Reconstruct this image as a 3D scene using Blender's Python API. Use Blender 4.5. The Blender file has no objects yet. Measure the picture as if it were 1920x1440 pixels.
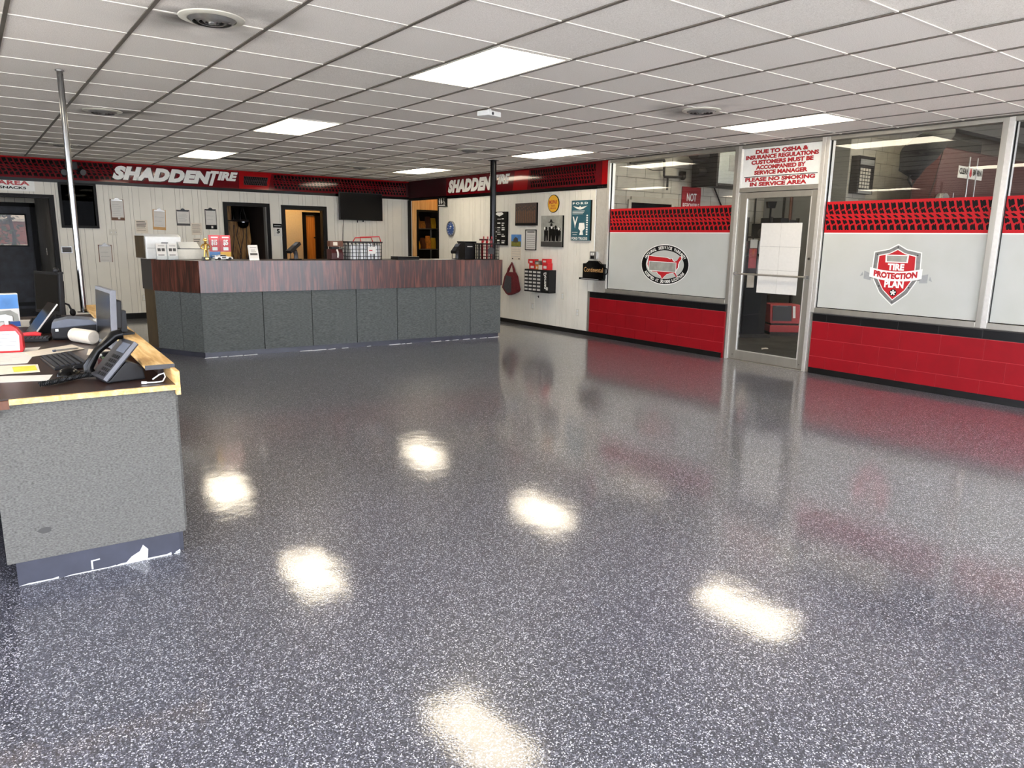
import bpy, bmesh, math, random
from mathutils import Matrix, Vector
random.seed(7)
S = bpy.context.scene
C = S.collection
PI = math.pi

# ------------------------------------------------------------------ camera, world, exposure
cam_d = bpy.data.cameras.new('camera'); cam = bpy.data.objects.new('camera', cam_d); C.objects.link(cam)
cam_d.sensor_fit = 'HORIZONTAL'; cam_d.sensor_width = 36.0
cam_d.lens = 36.0 * 1361.8 / 1920.0
cam_d.clip_start = 0.05; cam_d.clip_end = 200
cam.matrix_world = Matrix(((0.80300318, 0.10505473, -0.58664247, 0.0),
                           (-0.59579294, 0.16581665, -0.78583434, 0.0),
                           (0.01471948, 0.98054492, 0.19574216, 1.4727),
                           (0, 0, 0, 1)))
S.camera = cam
W = bpy.data.worlds.new('daylight'); S.world = W; W.use_nodes = True
bg = W.node_tree.nodes['Background']
bg.inputs[0].default_value = (0.84, 0.89, 1.0, 1); bg.inputs[1].default_value = 8.5
sun_d = bpy.data.lights.new('sun', 'SUN'); sun_d.energy = 18.0; sun_d.angle = 0.009; sun_d.color = (1.0, 0.95, 0.86)
sun = bpy.data.objects.new('sun', sun_d); C.objects.link(sun); sun.rotation_euler = (math.radians(26), math.radians(-12), 0)
S.view_settings.view_transform = 'Standard'; S.view_settings.look = 'None'
S.view_settings.exposure = 0.82; S.view_settings.gamma = 1.0; S.view_settings.use_curve_mapping = False
LAMP = 8.0           # troffer diffuser emission
try:
    S.cycles.sample_clamp_indirect = 6.0
    S.cycles.adaptive_threshold = 0.02
    S.cycles.max_bounces = 8; S.cycles.transparent_max_bounces = 16
except Exception: pass

# ------------------------------------------------------------------ colours and materials
def lin(c):
    if isinstance(c, str):
        c = [int(c[i:i+2], 16) for i in (0, 2, 4)]
    r = []
    for v in c[:3]:
        v = v / 255.0
        r.append(v / 12.92 if v <= 0.04045 else ((v + 0.055) / 1.055) ** 2.4)
    return (*r, 1.0)
M = {}
class NT:
    def __init__(s, m): s.t = m.node_tree; s.n = s.t.nodes; s.l = s.t.links; s.p = s.n.get('Principled BSDF')
    def add(s, k, **kw):
        n = s.n.new(k)
        for a, b in kw.items():
            if a in ('op',): n.operation = b
            else: setattr(n, a, b)
        return n
    def link(s, a, b): s.l.new(a, b)
def mat(name, col, rough=0.6, metal=0.0, spec=0.5, var=0.06, scale=30.0, bump=0.0, bscale=200.0, coat=0.0, coat_r=0.05, emit=0.0, emit_col=None, stretch=None):
    """Principled surface with a noise-driven colour variation and fine relief."""
    m = bpy.data.materials.new(name); m.use_nodes = True; t = NT(m); p = t.p
    p.inputs['Roughness'].default_value = rough; p.inputs['Metallic'].default_value = metal
    p.inputs['Specular IOR Level'].default_value = spec
    p.inputs['Coat Weight'].default_value = coat; p.inputs['Coat Roughness'].default_value = coat_r
    c = lin(col)
    tc = t.add('ShaderNodeTexCoord'); mp = t.add('ShaderNodeMapping')
    if stretch: mp.inputs['Scale'].default_value = stretch
    t.link(tc.outputs['Object'], mp.inputs[0])
    no = t.add('ShaderNodeTexNoise'); no.inputs['Scale'].default_value = scale; no.inputs['Detail'].default_value = 5
    t.link(mp.outputs[0], no.inputs['Vector'])
    rp = t.add('ShaderNodeValToRGB')
    rp.color_ramp.elements[0].position = 0.3; rp.color_ramp.elements[1].position = 0.7
    rp.color_ramp.elements[0].color = (*[max(0, v * (1 - 2 * var)) for v in c[:3]], 1)
    rp.color_ramp.elements[1].color = (*[min(1, v * (1 + var)) for v in c[:3]], 1)
    t.link(no.outputs[0], rp.inputs[0]); t.link(rp.outputs[0], p.inputs['Base Color'])
    if bump > 0:
        nb = t.add('ShaderNodeTexNoise'); nb.inputs['Scale'].default_value = bscale; nb.inputs['Detail'].default_value = 3
        t.link(mp.outputs[0], nb.inputs['Vector'])
        b = t.add('ShaderNodeBump'); b.inputs['Strength'].default_value = bump; b.inputs['Distance'].default_value = 0.004
        t.link(nb.outputs[0], b.inputs['Height']); t.link(b.outputs[0], p.inputs['Normal'])
    if emit:
        p.inputs['Emission Color'].default_value = lin(emit_col or col); p.inputs['Emission Strength'].default_value = emit
    M[name] = m; return m

def glass_mat(name, tint=(242, 242, 243), rough=0.0, refl=1.0):
    m = bpy.data.materials.new(name); m.use_nodes = True; t = NT(m); t.n.remove(t.p)
    out = t.n['Material Output']
    tr = t.add('ShaderNodeBsdfTransparent'); tr.inputs[0].default_value = lin(tint)
    gl = t.add('ShaderNodeBsdfGlossy'); gl.inputs['Roughness'].default_value = rough
    gl.inputs[0].default_value = (refl, refl, refl, 1)
    fr = t.add('ShaderNodeFresnel'); fr.inputs[0].default_value = 1.5
    geo = t.add('ShaderNodeNewGeometry'); tn = t.add('ShaderNodeTexNoise'); tn.inputs['Scale'].default_value = 0.8
    ma = t.add('ShaderNodeMath', op='MULTIPLY_ADD'); ma.inputs[1].default_value = -(1.5-1/1.5); ma.inputs[2].default_value = 1.5   # leaving the pane: no total reflection
    t.link(geo.outputs['Backfacing'], ma.inputs[0]); t.link(ma.outputs[0], fr.inputs[0])
    t.link(geo.outputs['Position'], tn.inputs['Vector'])
    bp = t.add('ShaderNodeBump'); bp.inputs['Strength'].default_value = 0.02; bp.inputs['Distance'].default_value = 0.02
    t.link(tn.outputs[0], bp.inputs['Height']); t.link(bp.outputs[0], gl.inputs['Normal'])
    mx = t.add('ShaderNodeMixShader'); t.link(fr.outputs[0], mx.inputs[0]); t.link(tr.outputs[0], mx.inputs[1]); t.link(gl.outputs[0], mx.inputs[2])
    t.link(mx.outputs[0], out.inputs[0]); M[name] = m; return m

def floor_mat():
    m = bpy.data.materials.new('flake_epoxy'); m.use_nodes = True; t = NT(m); p = t.p
    tc = t.add('ShaderNodeTexCoord')
    v = t.add('ShaderNodeTexVoronoi'); v.inputs['Scale'].default_value = 255; t.link(tc.outputs['Object'], v.inputs['Vector'])
    wn = t.add('ShaderNodeTexWhiteNoise'); wn.noise_dimensions = '3D'; t.link(v.outputs['Position'], wn.inputs['Vector'])
    rp = t.add('ShaderNodeValToRGB'); cr = rp.color_ramp; cr.interpolation = 'CONSTANT'
    cr.elements[0].position = 0; cr.elements[0].color = lin((48, 49, 56))
    cr.elements[1].position = 0.34; cr.elements[1].color = lin((67, 68, 77))
    for pos, c in ((0.60, (88, 89, 100)), (0.74, (121, 122, 133)), (0.85, (192, 192, 198)), (0.95, (36, 37, 43))):
        e = cr.elements.new(pos); e.color = lin(c)
    t.link(wn.outputs['Value'], rp.inputs[0])
    big = t.add('ShaderNodeTexNoise'); big.inputs['Scale'].default_value = 0.9; big.inputs['Detail'].default_value = 3; t.link(tc.outputs['Object'], big.inputs['Vector'])
    r2 = t.add('ShaderNodeValToRGB'); r2.color_ramp.elements[0].position = .35; r2.color_ramp.elements[1].position = .7
    r2.color_ramp.elements[0].color = (0.92, 0.94, 0.94, 1); r2.color_ramp.elements[1].color = (1.0, 1.0, 1.04, 1)
    t.link(big.outputs[0], r2.inputs[0])
    mx = t.add('ShaderNodeMix', data_type='RGBA', blend_type='MULTIPLY'); mx.inputs[0].default_value = 1
    t.link(rp.outputs[0], mx.inputs[6]); t.link(r2.outputs[0], mx.inputs[7]); t.link(mx.outputs[2], p.inputs['Base Color'])
    p.inputs['Roughness'].default_value = 0.35; p.inputs['Specular IOR Level'].default_value = 0.3
    p.inputs['Coat Weight'].default_value = 0.9; p.inputs['Coat Roughness'].default_value = 0.035; p.inputs['Coat IOR'].default_value = 1.5
    n1 = t.add('ShaderNodeTexNoise'); n1.inputs['Scale'].default_value = 120; n1.inputs['Detail'].default_value = 2; t.link(tc.outputs['Object'], n1.inputs['Vector'])
    n2 = t.add('ShaderNodeTexNoise'); n2.inputs['Scale'].default_value = 4.5; n2.inputs['Detail'].default_value = 2; t.link(tc.outputs['Object'], n2.inputs['Vector'])
    b1 = t.add('ShaderNodeBump'); b1.inputs['Strength'].default_value = 0.07; b1.inputs['Distance'].default_value = 0.003; t.link(n1.outputs[0], b1.inputs['Height'])
    b2 = t.add('ShaderNodeBump'); b2.inputs['Strength'].default_value = 0.10; b2.inputs['Distance'].default_value = 0.012; t.link(n2.outputs[0], b2.inputs['Height'])
    t.link(b1.outputs[0], b2.inputs['Normal']); t.link(b2.outputs[0], p.inputs['Coat Normal'])
    M['floor'] = m
floor_mat()

VENTS = [(1.23, 4.46), (1.23, 8.40), (1.23, 11.93), (5.50, 4.56), (5.62, 8.55), (5.60, 11.96)]
def tile_mat():
    """mineral-fibre tile: pale, pitted, with soot drawn out of the air vents"""
    m = bpy.data.materials.new('ceiling_tile'); m.use_nodes = True; t = NT(m); p = t.p
    p.inputs['Roughness'].default_value = 0.92; p.inputs['Specular IOR Level'].default_value = 0.15
    geo = t.add('ShaderNodeNewGeometry')
    no = t.add('ShaderNodeTexNoise'); no.inputs['Scale'].default_value = 190; no.inputs['Detail'].default_value = 4
    t.link(geo.outputs['Position'], no.inputs['Vector'])
    rp = t.add('ShaderNodeValToRGB'); rp.color_ramp.elements[0].position = .33; rp.color_ramp.elements[1].position = .62
    rp.color_ramp.elements[0].color = lin((224, 219, 211)); rp.color_ramp.elements[1].color = lin((250, 246, 240))
    t.link(no.outputs[0], rp.inputs[0])
    oi = t.add('ShaderNodeObjectInfo'); r3 = t.add('ShaderNodeValToRGB')
    r3.color_ramp.elements[0].color = (0.93, 0.93, 0.92, 1); r3.color_ramp.elements[1].color = (1, 0.99, 0.985, 1)
    t.link(oi.outputs['Random'], r3.inputs[0])
    m0 = t.add('ShaderNodeMix', data_type='RGBA', blend_type='MULTIPLY'); m0.inputs[0].default_value = 1
    t.link(rp.outputs[0], m0.inputs[6]); t.link(r3.outputs[0], m0.inputs[7])
    prev = None
    warp = t.add('ShaderNodeTexNoise'); warp.inputs['Scale'].default_value = 2.2; warp.inputs['Detail'].default_value = 3
    t.link(geo.outputs['Position'], warp.inputs['Vector'])
    for (vx, vy) in VENTS:
        d = t.add('ShaderNodeVectorMath', op='DISTANCE'); d.inputs[1].default_value = (vx, vy, 2.64)
        t.link(geo.outputs['Position'], d.inputs[0])
        if prev is None: prev = d.outputs['Value']
        else:
            mn = t.add('ShaderNodeMath', op='MINIMUM'); t.link(prev, mn.inputs[0]); t.link(d.outputs['Value'], mn.inputs[1]); prev = mn.outputs[0]
    mr = t.add('ShaderNodeMapRange'); mr.inputs[1].default_value = 0.16; mr.inputs[2].default_value = 0.72; mr.inputs[3].default_value = 1; mr.inputs[4].default_value = 0
    t.link(prev, mr.inputs[0])
    sm = t.add('ShaderNodeMath', op='POWER'); sm.inputs[1].default_value = 2.0; t.link(mr.outputs[0], sm.inputs[0])
    wr = t.add('ShaderNodeMapRange'); wr.inputs[1].default_value = .37; wr.inputs[2].default_value = .66; t.link(warp.outputs[0], wr.inputs[0])
    mu = t.add('ShaderNodeMath', op='MULTIPLY'); t.link(sm.outputs[0], mu.inputs[0]); t.link(wr.outputs[0], mu.inputs[1])
    m1 = t.add('ShaderNodeMix', data_type='RGBA'); t.link(mu.outputs[0], m1.inputs[0]); t.link(m0.outputs[2], m1.inputs[6]); m1.inputs[7].default_value = lin((58, 52, 46))
    t.link(m1.outputs[2], p.inputs['Base Color'])
    b = t.add('ShaderNodeBump'); b.inputs['Strength'].default_value = 0.25; b.inputs['Distance'].default_value = 0.003
    t.link(no.outputs[0], b.inputs['Height']); t.link(b.outputs[0], p.inputs['Normal']); M['tile'] = m
tile_mat()

def wood_mat(name, c1, c2, c3, scale=(14, 14, 1.2), rough=0.4, spec=0.5, dist=3.0, coat=0.0):
    m = bpy.data.materials.new(name); m.use_nodes = True; t = NT(m); p = t.p
    tc = t.add('ShaderNodeTexCoord'); mp = t.add('ShaderNodeMapping'); mp.inputs['Scale'].default_value = scale
    t.link(tc.outputs['Object'], mp.inputs[0])
    n = t.add('ShaderNodeTexNoise'); n.inputs['Scale'].default_value = 2.2; n.inputs['Detail'].default_value = 6; n.inputs['Distortion'].default_value = dist * .3
    t.link(mp.outputs[0], n.inputs['Vector'])
    n2 = t.add('ShaderNodeTexNoise'); n2.inputs['Scale'].default_value = 7; n2.inputs['Detail'].default_value = 3; t.link(mp.outputs[0], n2.inputs['Vector'])
    ad = t.add('ShaderNodeMath', op='ADD'); mu = t.add('ShaderNodeMath', op='MULTIPLY'); mu.inputs[1].default_value = 0.35
    t.link(n2.outputs[0], mu.inputs[0]); t.link(n.outputs[0], ad.inputs[0]); t.link(mu.outputs[0], ad.inputs[1])
    rp = t.add('ShaderNodeValToRGB'); cr = rp.color_ramp
    cr.elements[0].position = 0.52; cr.elements[0].color = lin(c1); cr.elements[1].position = 0.84; cr.elements[1].color = lin(c3)
    e = cr.elements.new(0.67); e.color = lin(c2)
    t.link(ad.outputs[0], rp.inputs[0]); t.link(rp.outputs[0], p.inputs['Base Color'])
    p.inputs['Roughness'].default_value = rough; p.inputs['Specular IOR Level'].default_value = spec
    p.inputs['Coat Weight'].default_value = coat; p.inputs['Coat Roughness'].default_value = .2
    M[name] = m
def film_mat():
    m = bpy.data.materials.new('frosted_film'); m.use_nodes = True; t = NT(m); p = t.p
    n = t.add('ShaderNodeTexNoise'); n.inputs['Scale'].default_value = 2.5; n.inputs['Detail'].default_value = 4
    g = t.add('ShaderNodeNewGeometry'); t.link(g.outputs['Position'], n.inputs['Vector'])
    rp = t.add('ShaderNodeValToRGB'); rp.color_ramp.elements[0].color = lin((172, 174, 165)); rp.color_ramp.elements[1].color = lin((188, 190, 187))
    t.link(n.outputs[0], rp.inputs[0]); t.link(rp.outputs[0], p.inputs['Base Color'])
    p.inputs['Roughness'].default_value = 0.35; p.inputs['Coat Weight'].default_value = 0.35; p.inputs['Coat Roughness'].default_value = 0.08
    M['film'] = m
film_mat()
def brick_far_mat():
    m = bpy.data.materials.new('far_brick'); m.use_nodes = True; t = NT(m)
    tc = t.add('ShaderNodeTexCoord'); mp = t.add('ShaderNodeMapping'); mp.inputs['Rotation'].default_value = (PI/2, 0, 0); t.link(tc.outputs['Object'], mp.inputs[0])
    b = t.add('ShaderNodeTexBrick'); b.inputs['Scale'].default_value = 4; b.inputs['Color1'].default_value = lin((132, 46, 28)); b.inputs['Color2'].default_value = lin((156, 70, 46)); b.inputs['Mortar'].default_value = lin((140, 110, 92))
    t.link(mp.outputs[0], b.inputs['Vector']); t.link(b.outputs[0], t.p.inputs['Base Color']); t.p.inputs['Roughness'].default_value = .9
    M['far_brick'] = m
brick_far_mat()

mat('panel_paint', (222, 219, 208), 0.5, var=0.03, scale=3, spec=.35)
mat('panel_groove', (116, 113, 105), 0.9)
mat('gypsum', (196, 194, 186), 0.8, var=.03, scale=4)
mat('runner', (104, 98, 90), 0.5, var=.08, scale=8)  # darkened: shadow gaps along the main runners are put into the colour
mat('tee', (226, 222, 214), 0.45, var=.03)
mat('banner_red', (98, 8, 18), 0.07, spec=.4, var=.03, scale=3)
mat('banner_bright', (158, 10, 16), 0.07, spec=.4, var=.03, scale=3)
mat('banner_black', (7, 4, 5), 0.08, spec=.2, var=.02)
mat('banner_maroon', (42, 4, 10), 0.3, spec=.3, var=.02)
mat('film_red', (178, 22, 30), 0.45, spec=.2, var=.03, scale=3)
mat('print_white', (232, 232, 226), 0.35, var=.02)
mat('print_grey', (150, 152, 152), 0.4, var=.05)
mat('print_black', (10, 9, 10), 0.5, spec=.15, var=.02)
mat('print_red', (178, 24, 32), 0.35, var=.03)
mat('print_dark', (60, 58, 56), 0.5, var=.05)
mat('gloss_black', (8, 8, 9), 0.2, spec=.2, var=.05)
mat('black_plastic', (17, 17, 19), 0.45, spec=.3, var=.08, scale=60)
mat('dark_plastic', (44, 45, 50), 0.4, var=.08, scale=60)
mat('blue_grey_plastic', (88, 94, 106), 0.38, var=.05)
mat('black_paint', (10, 9, 9), 0.5, spec=.2, var=.1, scale=8)
mat('black_rubber', (9, 9, 10), 0.38, spec=.35, var=.15, scale=15)
mat('block_red', (138, 6, 20), 0.55, spec=.22, var=.05, scale=5, bump=.12, bscale=60)
mat('mortar_red', (180, 40, 48), 0.6, var=.05)
mat('cap_black', (10, 9, 11), 0.35, spec=.3, var=.1, bump=.08, bscale=60)
mat('mortar_dark', (70, 66, 64), 0.7)
mat('aluminium', (172, 168, 158), 0.36, metal=.75, var=.05, scale=10, stretch=(1, 1, .2))
mat('aluminium_light', (214, 211, 204), 0.34, metal=.6, var=.04)
mat('chrome', (128, 128, 127), 0.16, metal=1.0, var=.02)
mat('silver_plastic', (112, 114, 120), 0.5, spec=.3, var=.04)
mat('steel', (160, 160, 158), 0.35, metal=.8, var=.06)
mat('carpet_panel', (92, 96, 95), 0.95, spec=.1, var=.22, scale=90, bump=.25, bscale=300, stretch=(.35, .35, 2.0))
mat('carpet_desk', (104, 103, 99), 0.95, spec=.1, var=.20, scale=170, bump=.35, bscale=350, stretch=(.6, .6, 1.3))
mat('kick_vinyl', (52, 54, 66), 0.4, var=.12, scale=9)
mat('caulk', (196, 198, 198), 0.6, var=.1)
wood_mat('fascia_wood', (34, 13, 9), (62, 26, 19), (104, 56, 44), scale=(13, 13, 0.9), rough=.3, spec=.5, coat=.35)
wood_mat('pine', (196, 140, 78), (214, 166, 104), (228, 186, 128), scale=(9, 9, .6), rough=.5)
wood_mat('pine_raw', (196, 152, 92), (216, 178, 116), (232, 200, 146), scale=(12, 1.2, 12), rough=.7)
wood_mat('orange_wood', (176, 104, 34), (198, 126, 50), (214, 146, 70), scale=(16, 16, .5), rough=.45)
wood_mat('slab_wood', (92, 58, 24), (160, 112, 52), (190, 144, 80), scale=(9, 9, 1.1), rough=.5, dist=6)
wood_mat('desk_laminate', (30, 18, 15), (44, 27, 22), (58, 38, 31), scale=(14, 1.2, 14), rough=.3)
mat('brown_wood', (96, 56, 34), 0.5, var=.15, scale=10, stretch=(6, 6, 1))
mat('end_brown', (84, 70, 48), 0.6, var=.2, scale=6)
mat('paper', (206, 204, 198), 0.7, var=.02)
mat('paper_cream', (214, 204, 188), 0.75, var=.03)
mat('paper_yellow', (206, 200, 60), 0.7, var=.08, scale=20)
mat('hardboard', (104, 72, 48), 0.6, var=.12, scale=40)
mat('manila', (196, 152, 96), 0.65, var=.05)
mat('white_plastic', (226, 228, 226), 0.3, var=.02)
mat('cream_plastic', (206, 203, 190), 0.45, var=.03)
mat('red_plastic', (196, 30, 36), 0.3, var=.05)
mat('red_gloss', (150, 20, 28), 0.3, var=.06)
mat('red_machine', (168, 52, 54), 0.4, var=.08)
mat('dark_red', (64, 18, 20), 0.5, var=.15)
mat('gold', (222, 180, 96), 0.2, metal=.9, var=.04)
mat('blue_sky', (74, 132, 196), 0.4, var=.15, scale=8)
mat('clock_blue', (32, 72, 138), 0.35, var=.08)
mat('teal', (32, 84, 98), 0.45, var=.08, scale=12)
mat('yellow', (226, 170, 40), 0.4, var=.05)
mat('canvas_grey', (150, 150, 142), 0.6, var=.12, scale=12)
mat('photo_brown', (70, 56, 52), 0.6, var=.3, scale=26, stretch=(3, 3, 1))
mat('field_green', (120, 118, 40), 0.6, var=.2)
mat('cmu', (178, 172, 158), 0.85, var=.06, scale=6, bump=.2, bscale=70)
mat('cmu_joint', (112, 106, 96), 0.95)
mat('grey_paint', (120, 120, 116), 0.7, var=.08, scale=3)
mat('bay_ceiling', (96, 94, 90), 0.8, var=.1)
mat('bay_floor', (58, 56, 54), 0.85, spec=.15, var=.25, scale=3)
mat('sheet_metal', (172, 176, 174), 0.4, metal=.35, var=.05)
mat('dark_iron', (40, 36, 33), 0.5, metal=.4, var=.15)
mat('fabric_black', (22, 22, 23), 0.9, var=.2, bump=.4, bscale=40)
mat('fabric_red', (96, 18, 26), 0.85, var=.15, scale=40)
mat('fabric_grey', (62, 62, 66), 0.9, var=.15)
mat('pale_concrete', (176, 174, 168), 0.9, var=.1, scale=20)
mat('leaf', (58, 88, 44), 0.7, var=.3, scale=10)
mat('bark', (60, 48, 40), 0.8, var=.2)
mat('beige_wall', (206, 190, 156), 0.75, var=.03)
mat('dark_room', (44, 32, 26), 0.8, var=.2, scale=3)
mat('chalk_blue', (40, 44, 54), 0.5, var=.35, scale=7)
mat('curtain', (38, 30, 26), 0.85, var=.3, scale=18, stretch=(6, 6, .3))
mat('orange_box', (214, 130, 46), 0.6, var=.2)
mat('lens_off', (90, 90, 92), 0.15, var=.02)
mat('diffuser', (255, 252, 226), 0.4, var=.0, emit=LAMP, emit_col=(255, 240, 214))
mat('bay_tube', (255, 252, 226), 0.4, var=.0, emit=70.0, emit_col=(255, 246, 214))
mat('hall_bulb', (255, 220, 160), 0.4, var=.0, emit=60.0, emit_col=(255, 208, 140))
glass_mat('glass'); glass_mat('dark_glass', (70, 66, 64), refl=.02); glass_mat('dimming_glass', (128, 126, 124), refl=.3); glass_mat('acrylic', (236, 240, 242))

# ------------------------------------------------------------------ mesh helpers
class MB:
    def __init__(s): s.v = []; s.f = []
    def add(s, vs, fs):
        o = len(s.v); s.v += [tuple(map(float, q)) for q in vs]; s.f += [tuple(i + o for i in f) for f in fs]; return s
    def box(s, x0, x1, y0, y1, z0, z1):
        return s.add([(x0,y0,z0),(x1,y0,z0),(x1,y1,z0),(x0,y1,z0),(x0,y0,z1),(x1,y0,z1),(x1,y1,z1),(x0,y1,z1)],
                     [(0,3,2,1),(4,5,6,7),(0,1,5,4),(1,2,6,5),(2,3,7,6),(3,0,4,7)])
    def poly(s, pts, y):                        # flat print in the local xz plane, facing -y
        return s.add([(x, y, z) for x, z in pts], [tuple(range(len(pts)))])
    def prism_y(s, pts, y0, y1):                # outline in xz, extruded along y
        n = len(pts); vs = [(x, y0, z) for x, z in pts] + [(x, y1, z) for x, z in pts]
        a = sum(pts[i][0]*pts[(i+1)%n][1]-pts[(i+1)%n][0]*pts[i][1] for i in range(n))
        idx = list(range(n)) if a > 0 else list(range(n))[::-1]
        fs = [tuple(idx), tuple(i+n for i in idx[::-1])] + [(idx[(k+1)%n], idx[k], idx[k]+n, idx[(k+1)%n]+n) for k in range(n)]
        return s.add(vs, fs)
    def prism_z(s, pts, z0, z1):
        n = len(pts); vs = [(x, y, z0) for x, y in pts] + [(x, y, z1) for x, y in pts]
        a = sum(pts[i][0]*pts[(i+1)%n][1]-pts[(i+1)%n][0]*pts[i][1] for i in range(n))
        idx = list(range(n)) if a > 0 else list(range(n))[::-1]
        fs = [tuple(idx[::-1]), tuple(i+n for i in idx)] + [(idx[k], idx[(k+1)%n], idx[(k+1)%n]+n, idx[k]+n) for k in range(n)]
        return s.add(vs, fs)
    def prism_x(s, pts, x0, x1):                # outline in yz, extruded along x
        n = len(pts); vs = [(x0, y, z) for y, z in pts] + [(x1, y, z) for y, z in pts]
        a = sum(pts[i][0]*pts[(i+1)%n][1]-pts[(i+1)%n][0]*pts[i][1] for i in range(n))
        idx = list(range(n)) if a > 0 else list(range(n))[::-1]
        fs = [tuple(idx[::-1]), tuple(i+n for i in idx)] + [(idx[k], idx[(k+1)%n], idx[(k+1)%n]+n, idx[k]+n) for k in range(n)]
        return s.add(vs, fs)
    def cyl(s, p0, p1, r0, r1=None, n=14):
        r1 = r0 if r1 is None else r1
        p0, p1 = Vector(p0), Vector(p1); d = (p1 - p0).normalized()
        a = d.orthogonal().normalized(); b = d.cross(a)
        vs = [p0 + r0*(math.cos(2*PI*k/n)*a + math.sin(2*PI*k/n)*b) for k in range(n)] + [p1 + r1*(math.cos(2*PI*k/n)*a + math.sin(2*PI*k/n)*b) for k in range(n)]
        return s.add(vs, [tuple(range(n))[::-1], tuple(range(n, 2*n))] + [(k, (k+1)%n, (k+1)%n+n, k+n) for k in range(n)])
    def tube(s, path, r, n=8):
        P = [Vector(q) for q in path]; m = len(P); o = []
        a = None
        for i in range(m):
            d = (P[min(i+1, m-1)] - P[max(i-1, 0)])
            d = d.normalized() if d.length > 1e-9 else Vector((0, 0, 1))
            if a is None: a = d.orthogonal().normalized()
            else:
                a = a - d * a.dot(d); a = a.normalized() if a.length > 1e-6 else d.orthogonal().normalized()
            b = d.cross(a); rr = r[i] if isinstance(r, (list, tuple)) else r
            o += [P[i] + rr*(math.cos(2*PI*k/n)*a + math.sin(2*PI*k/n)*b) for k in range(n)]
        fs = [tuple(range(n))[::-1], tuple(range((m-1)*n, m*n))]
        for i in range(m-1):
            fs += [(i*n+k, i*n+(k+1)%n, (i+1)*n+(k+1)%n, (i+1)*n+k) for k in range(n)]
        return s.add(o, fs)
    def lathe(s, prof, c=(0, 0, 0), n=28, axis='z', hollow=False):
        o = []; m = len(prof)
        for r, z in prof:
            for k in range(n):
                x, y = r*math.cos(2*PI*k/n), r*math.sin(2*PI*k/n)
                q = (x, y, z) if axis == 'z' else (x, -z, y)          # axis y: profile height runs towards -y
                o.append((q[0]+c[0], q[1]+c[1], q[2]+c[2]))
        fs = []
        for i in range(m-1):
            fs += [(i*n+k, i*n+(k+1)%n, (i+1)*n+(k+1)%n, (i+1)*n+k) for k in range(n)]
        if hollow: fs += [((m-1)*n+k, (m-1)*n+(k+1)%n, (k+1)%n, k) for k in range(n)]
        else: fs.append(tuple(range(n))[::-1]); fs.append(tuple(range((m-1)*n, m*n)))
        return s.add(o, fs)
    def ball(s, c, rx, ry=None, rz=None, n=14, m=9):
        ry = rx if ry is None else ry; rz = rx if rz is None else rz
        prof = [(max(1e-4, math.sin(PI*i/(m-1))), -math.cos(PI*i/(m-1))) for i in range(m)]
        o = [(c[0]+rx*r*math.cos(2*PI*k/n), c[1]+ry*r*math.sin(2*PI*k/n), c[2]+rz*z) for r, z in prof for k in range(n)]
        fs = [(i*n+k, i*n+(k+1)%n, (i+1)*n+(k+1)%n, (i+1)*n+k) for i in range(m-1) for k in range(n)]
        return s.add(o, fs)
    def xf(s, mtx):
        s.v = [tuple(mtx @ Vector(q)) for q in s.v]; return s
    def mesh(s, name, material=None, bevel=0.0, smooth=False):
        me = bpy.data.meshes.new(name); me.from_pydata(s.v, [], s.f)
        if bevel:
            bm = bmesh.new(); bm.from_mesh(me)
            bmesh.ops.bevel(bm, geom=[e for e in bm.edges if len(e.link_faces) == 2 and e.calc_face_angle(0) > 0.5], offset=bevel, segments=2, affect='EDGES', profile=0.6)
            bm.to_mesh(me); bm.free()
        if smooth:
            for p in me.polygons: p.use_smooth = True
            me.set_sharp_from_angle(angle=0.7)
        if material: me.materials.append(M[material])
        me.update(); return me
def obj(name, mb, material, parent=None, bevel=0.0, smooth=False, label=None, kind=None):
    me = mb.mesh(name, material, bevel, smooth) if isinstance(mb, MB) else mb
    o = bpy.data.objects.new(name, me); C.objects.link(o)
    if parent is not None: o.parent = parent
    if label: o['label'] = label
    if kind: o['kind'] = kind
    return o
def thing(name, label, cat, loc=(0, 0, 0), rz=0.0, group=None):
    o = bpy.data.objects.new(name, None); C.objects.link(o); o.empty_display_size = 0.1
    o.location = loc; o.rotation_euler = (0, 0, rz); o['label'] = label; o['category'] = cat
    if group: o['group'] = group
    return o
def struct(name, mb, material, parent=None, **kw):
    o = obj(name, mb, material, parent, **kw)
    if parent is None: o['kind'] = 'structure'
    return o
def struct_root(name, loc=(0, 0, 0), rz=0.0):
    o = bpy.data.objects.new(name, None); C.objects.link(o); o.location = loc; o.rotation_euler = (0, 0, rz); o['kind'] = 'structure'; return o
def copy_tree(o, parent=None):
    c = o.copy(); C.objects.link(c)
    if parent is not None: c.parent = parent
    for ch in o.children: copy_tree(ch, c)
    return c
RW = -PI / 2           # things on the right wall: local x runs towards the viewer (-Y), local -y faces the room (-X)
def rwall(y, z, x=None): return (7.77 if x is None else x, y, z)

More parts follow.
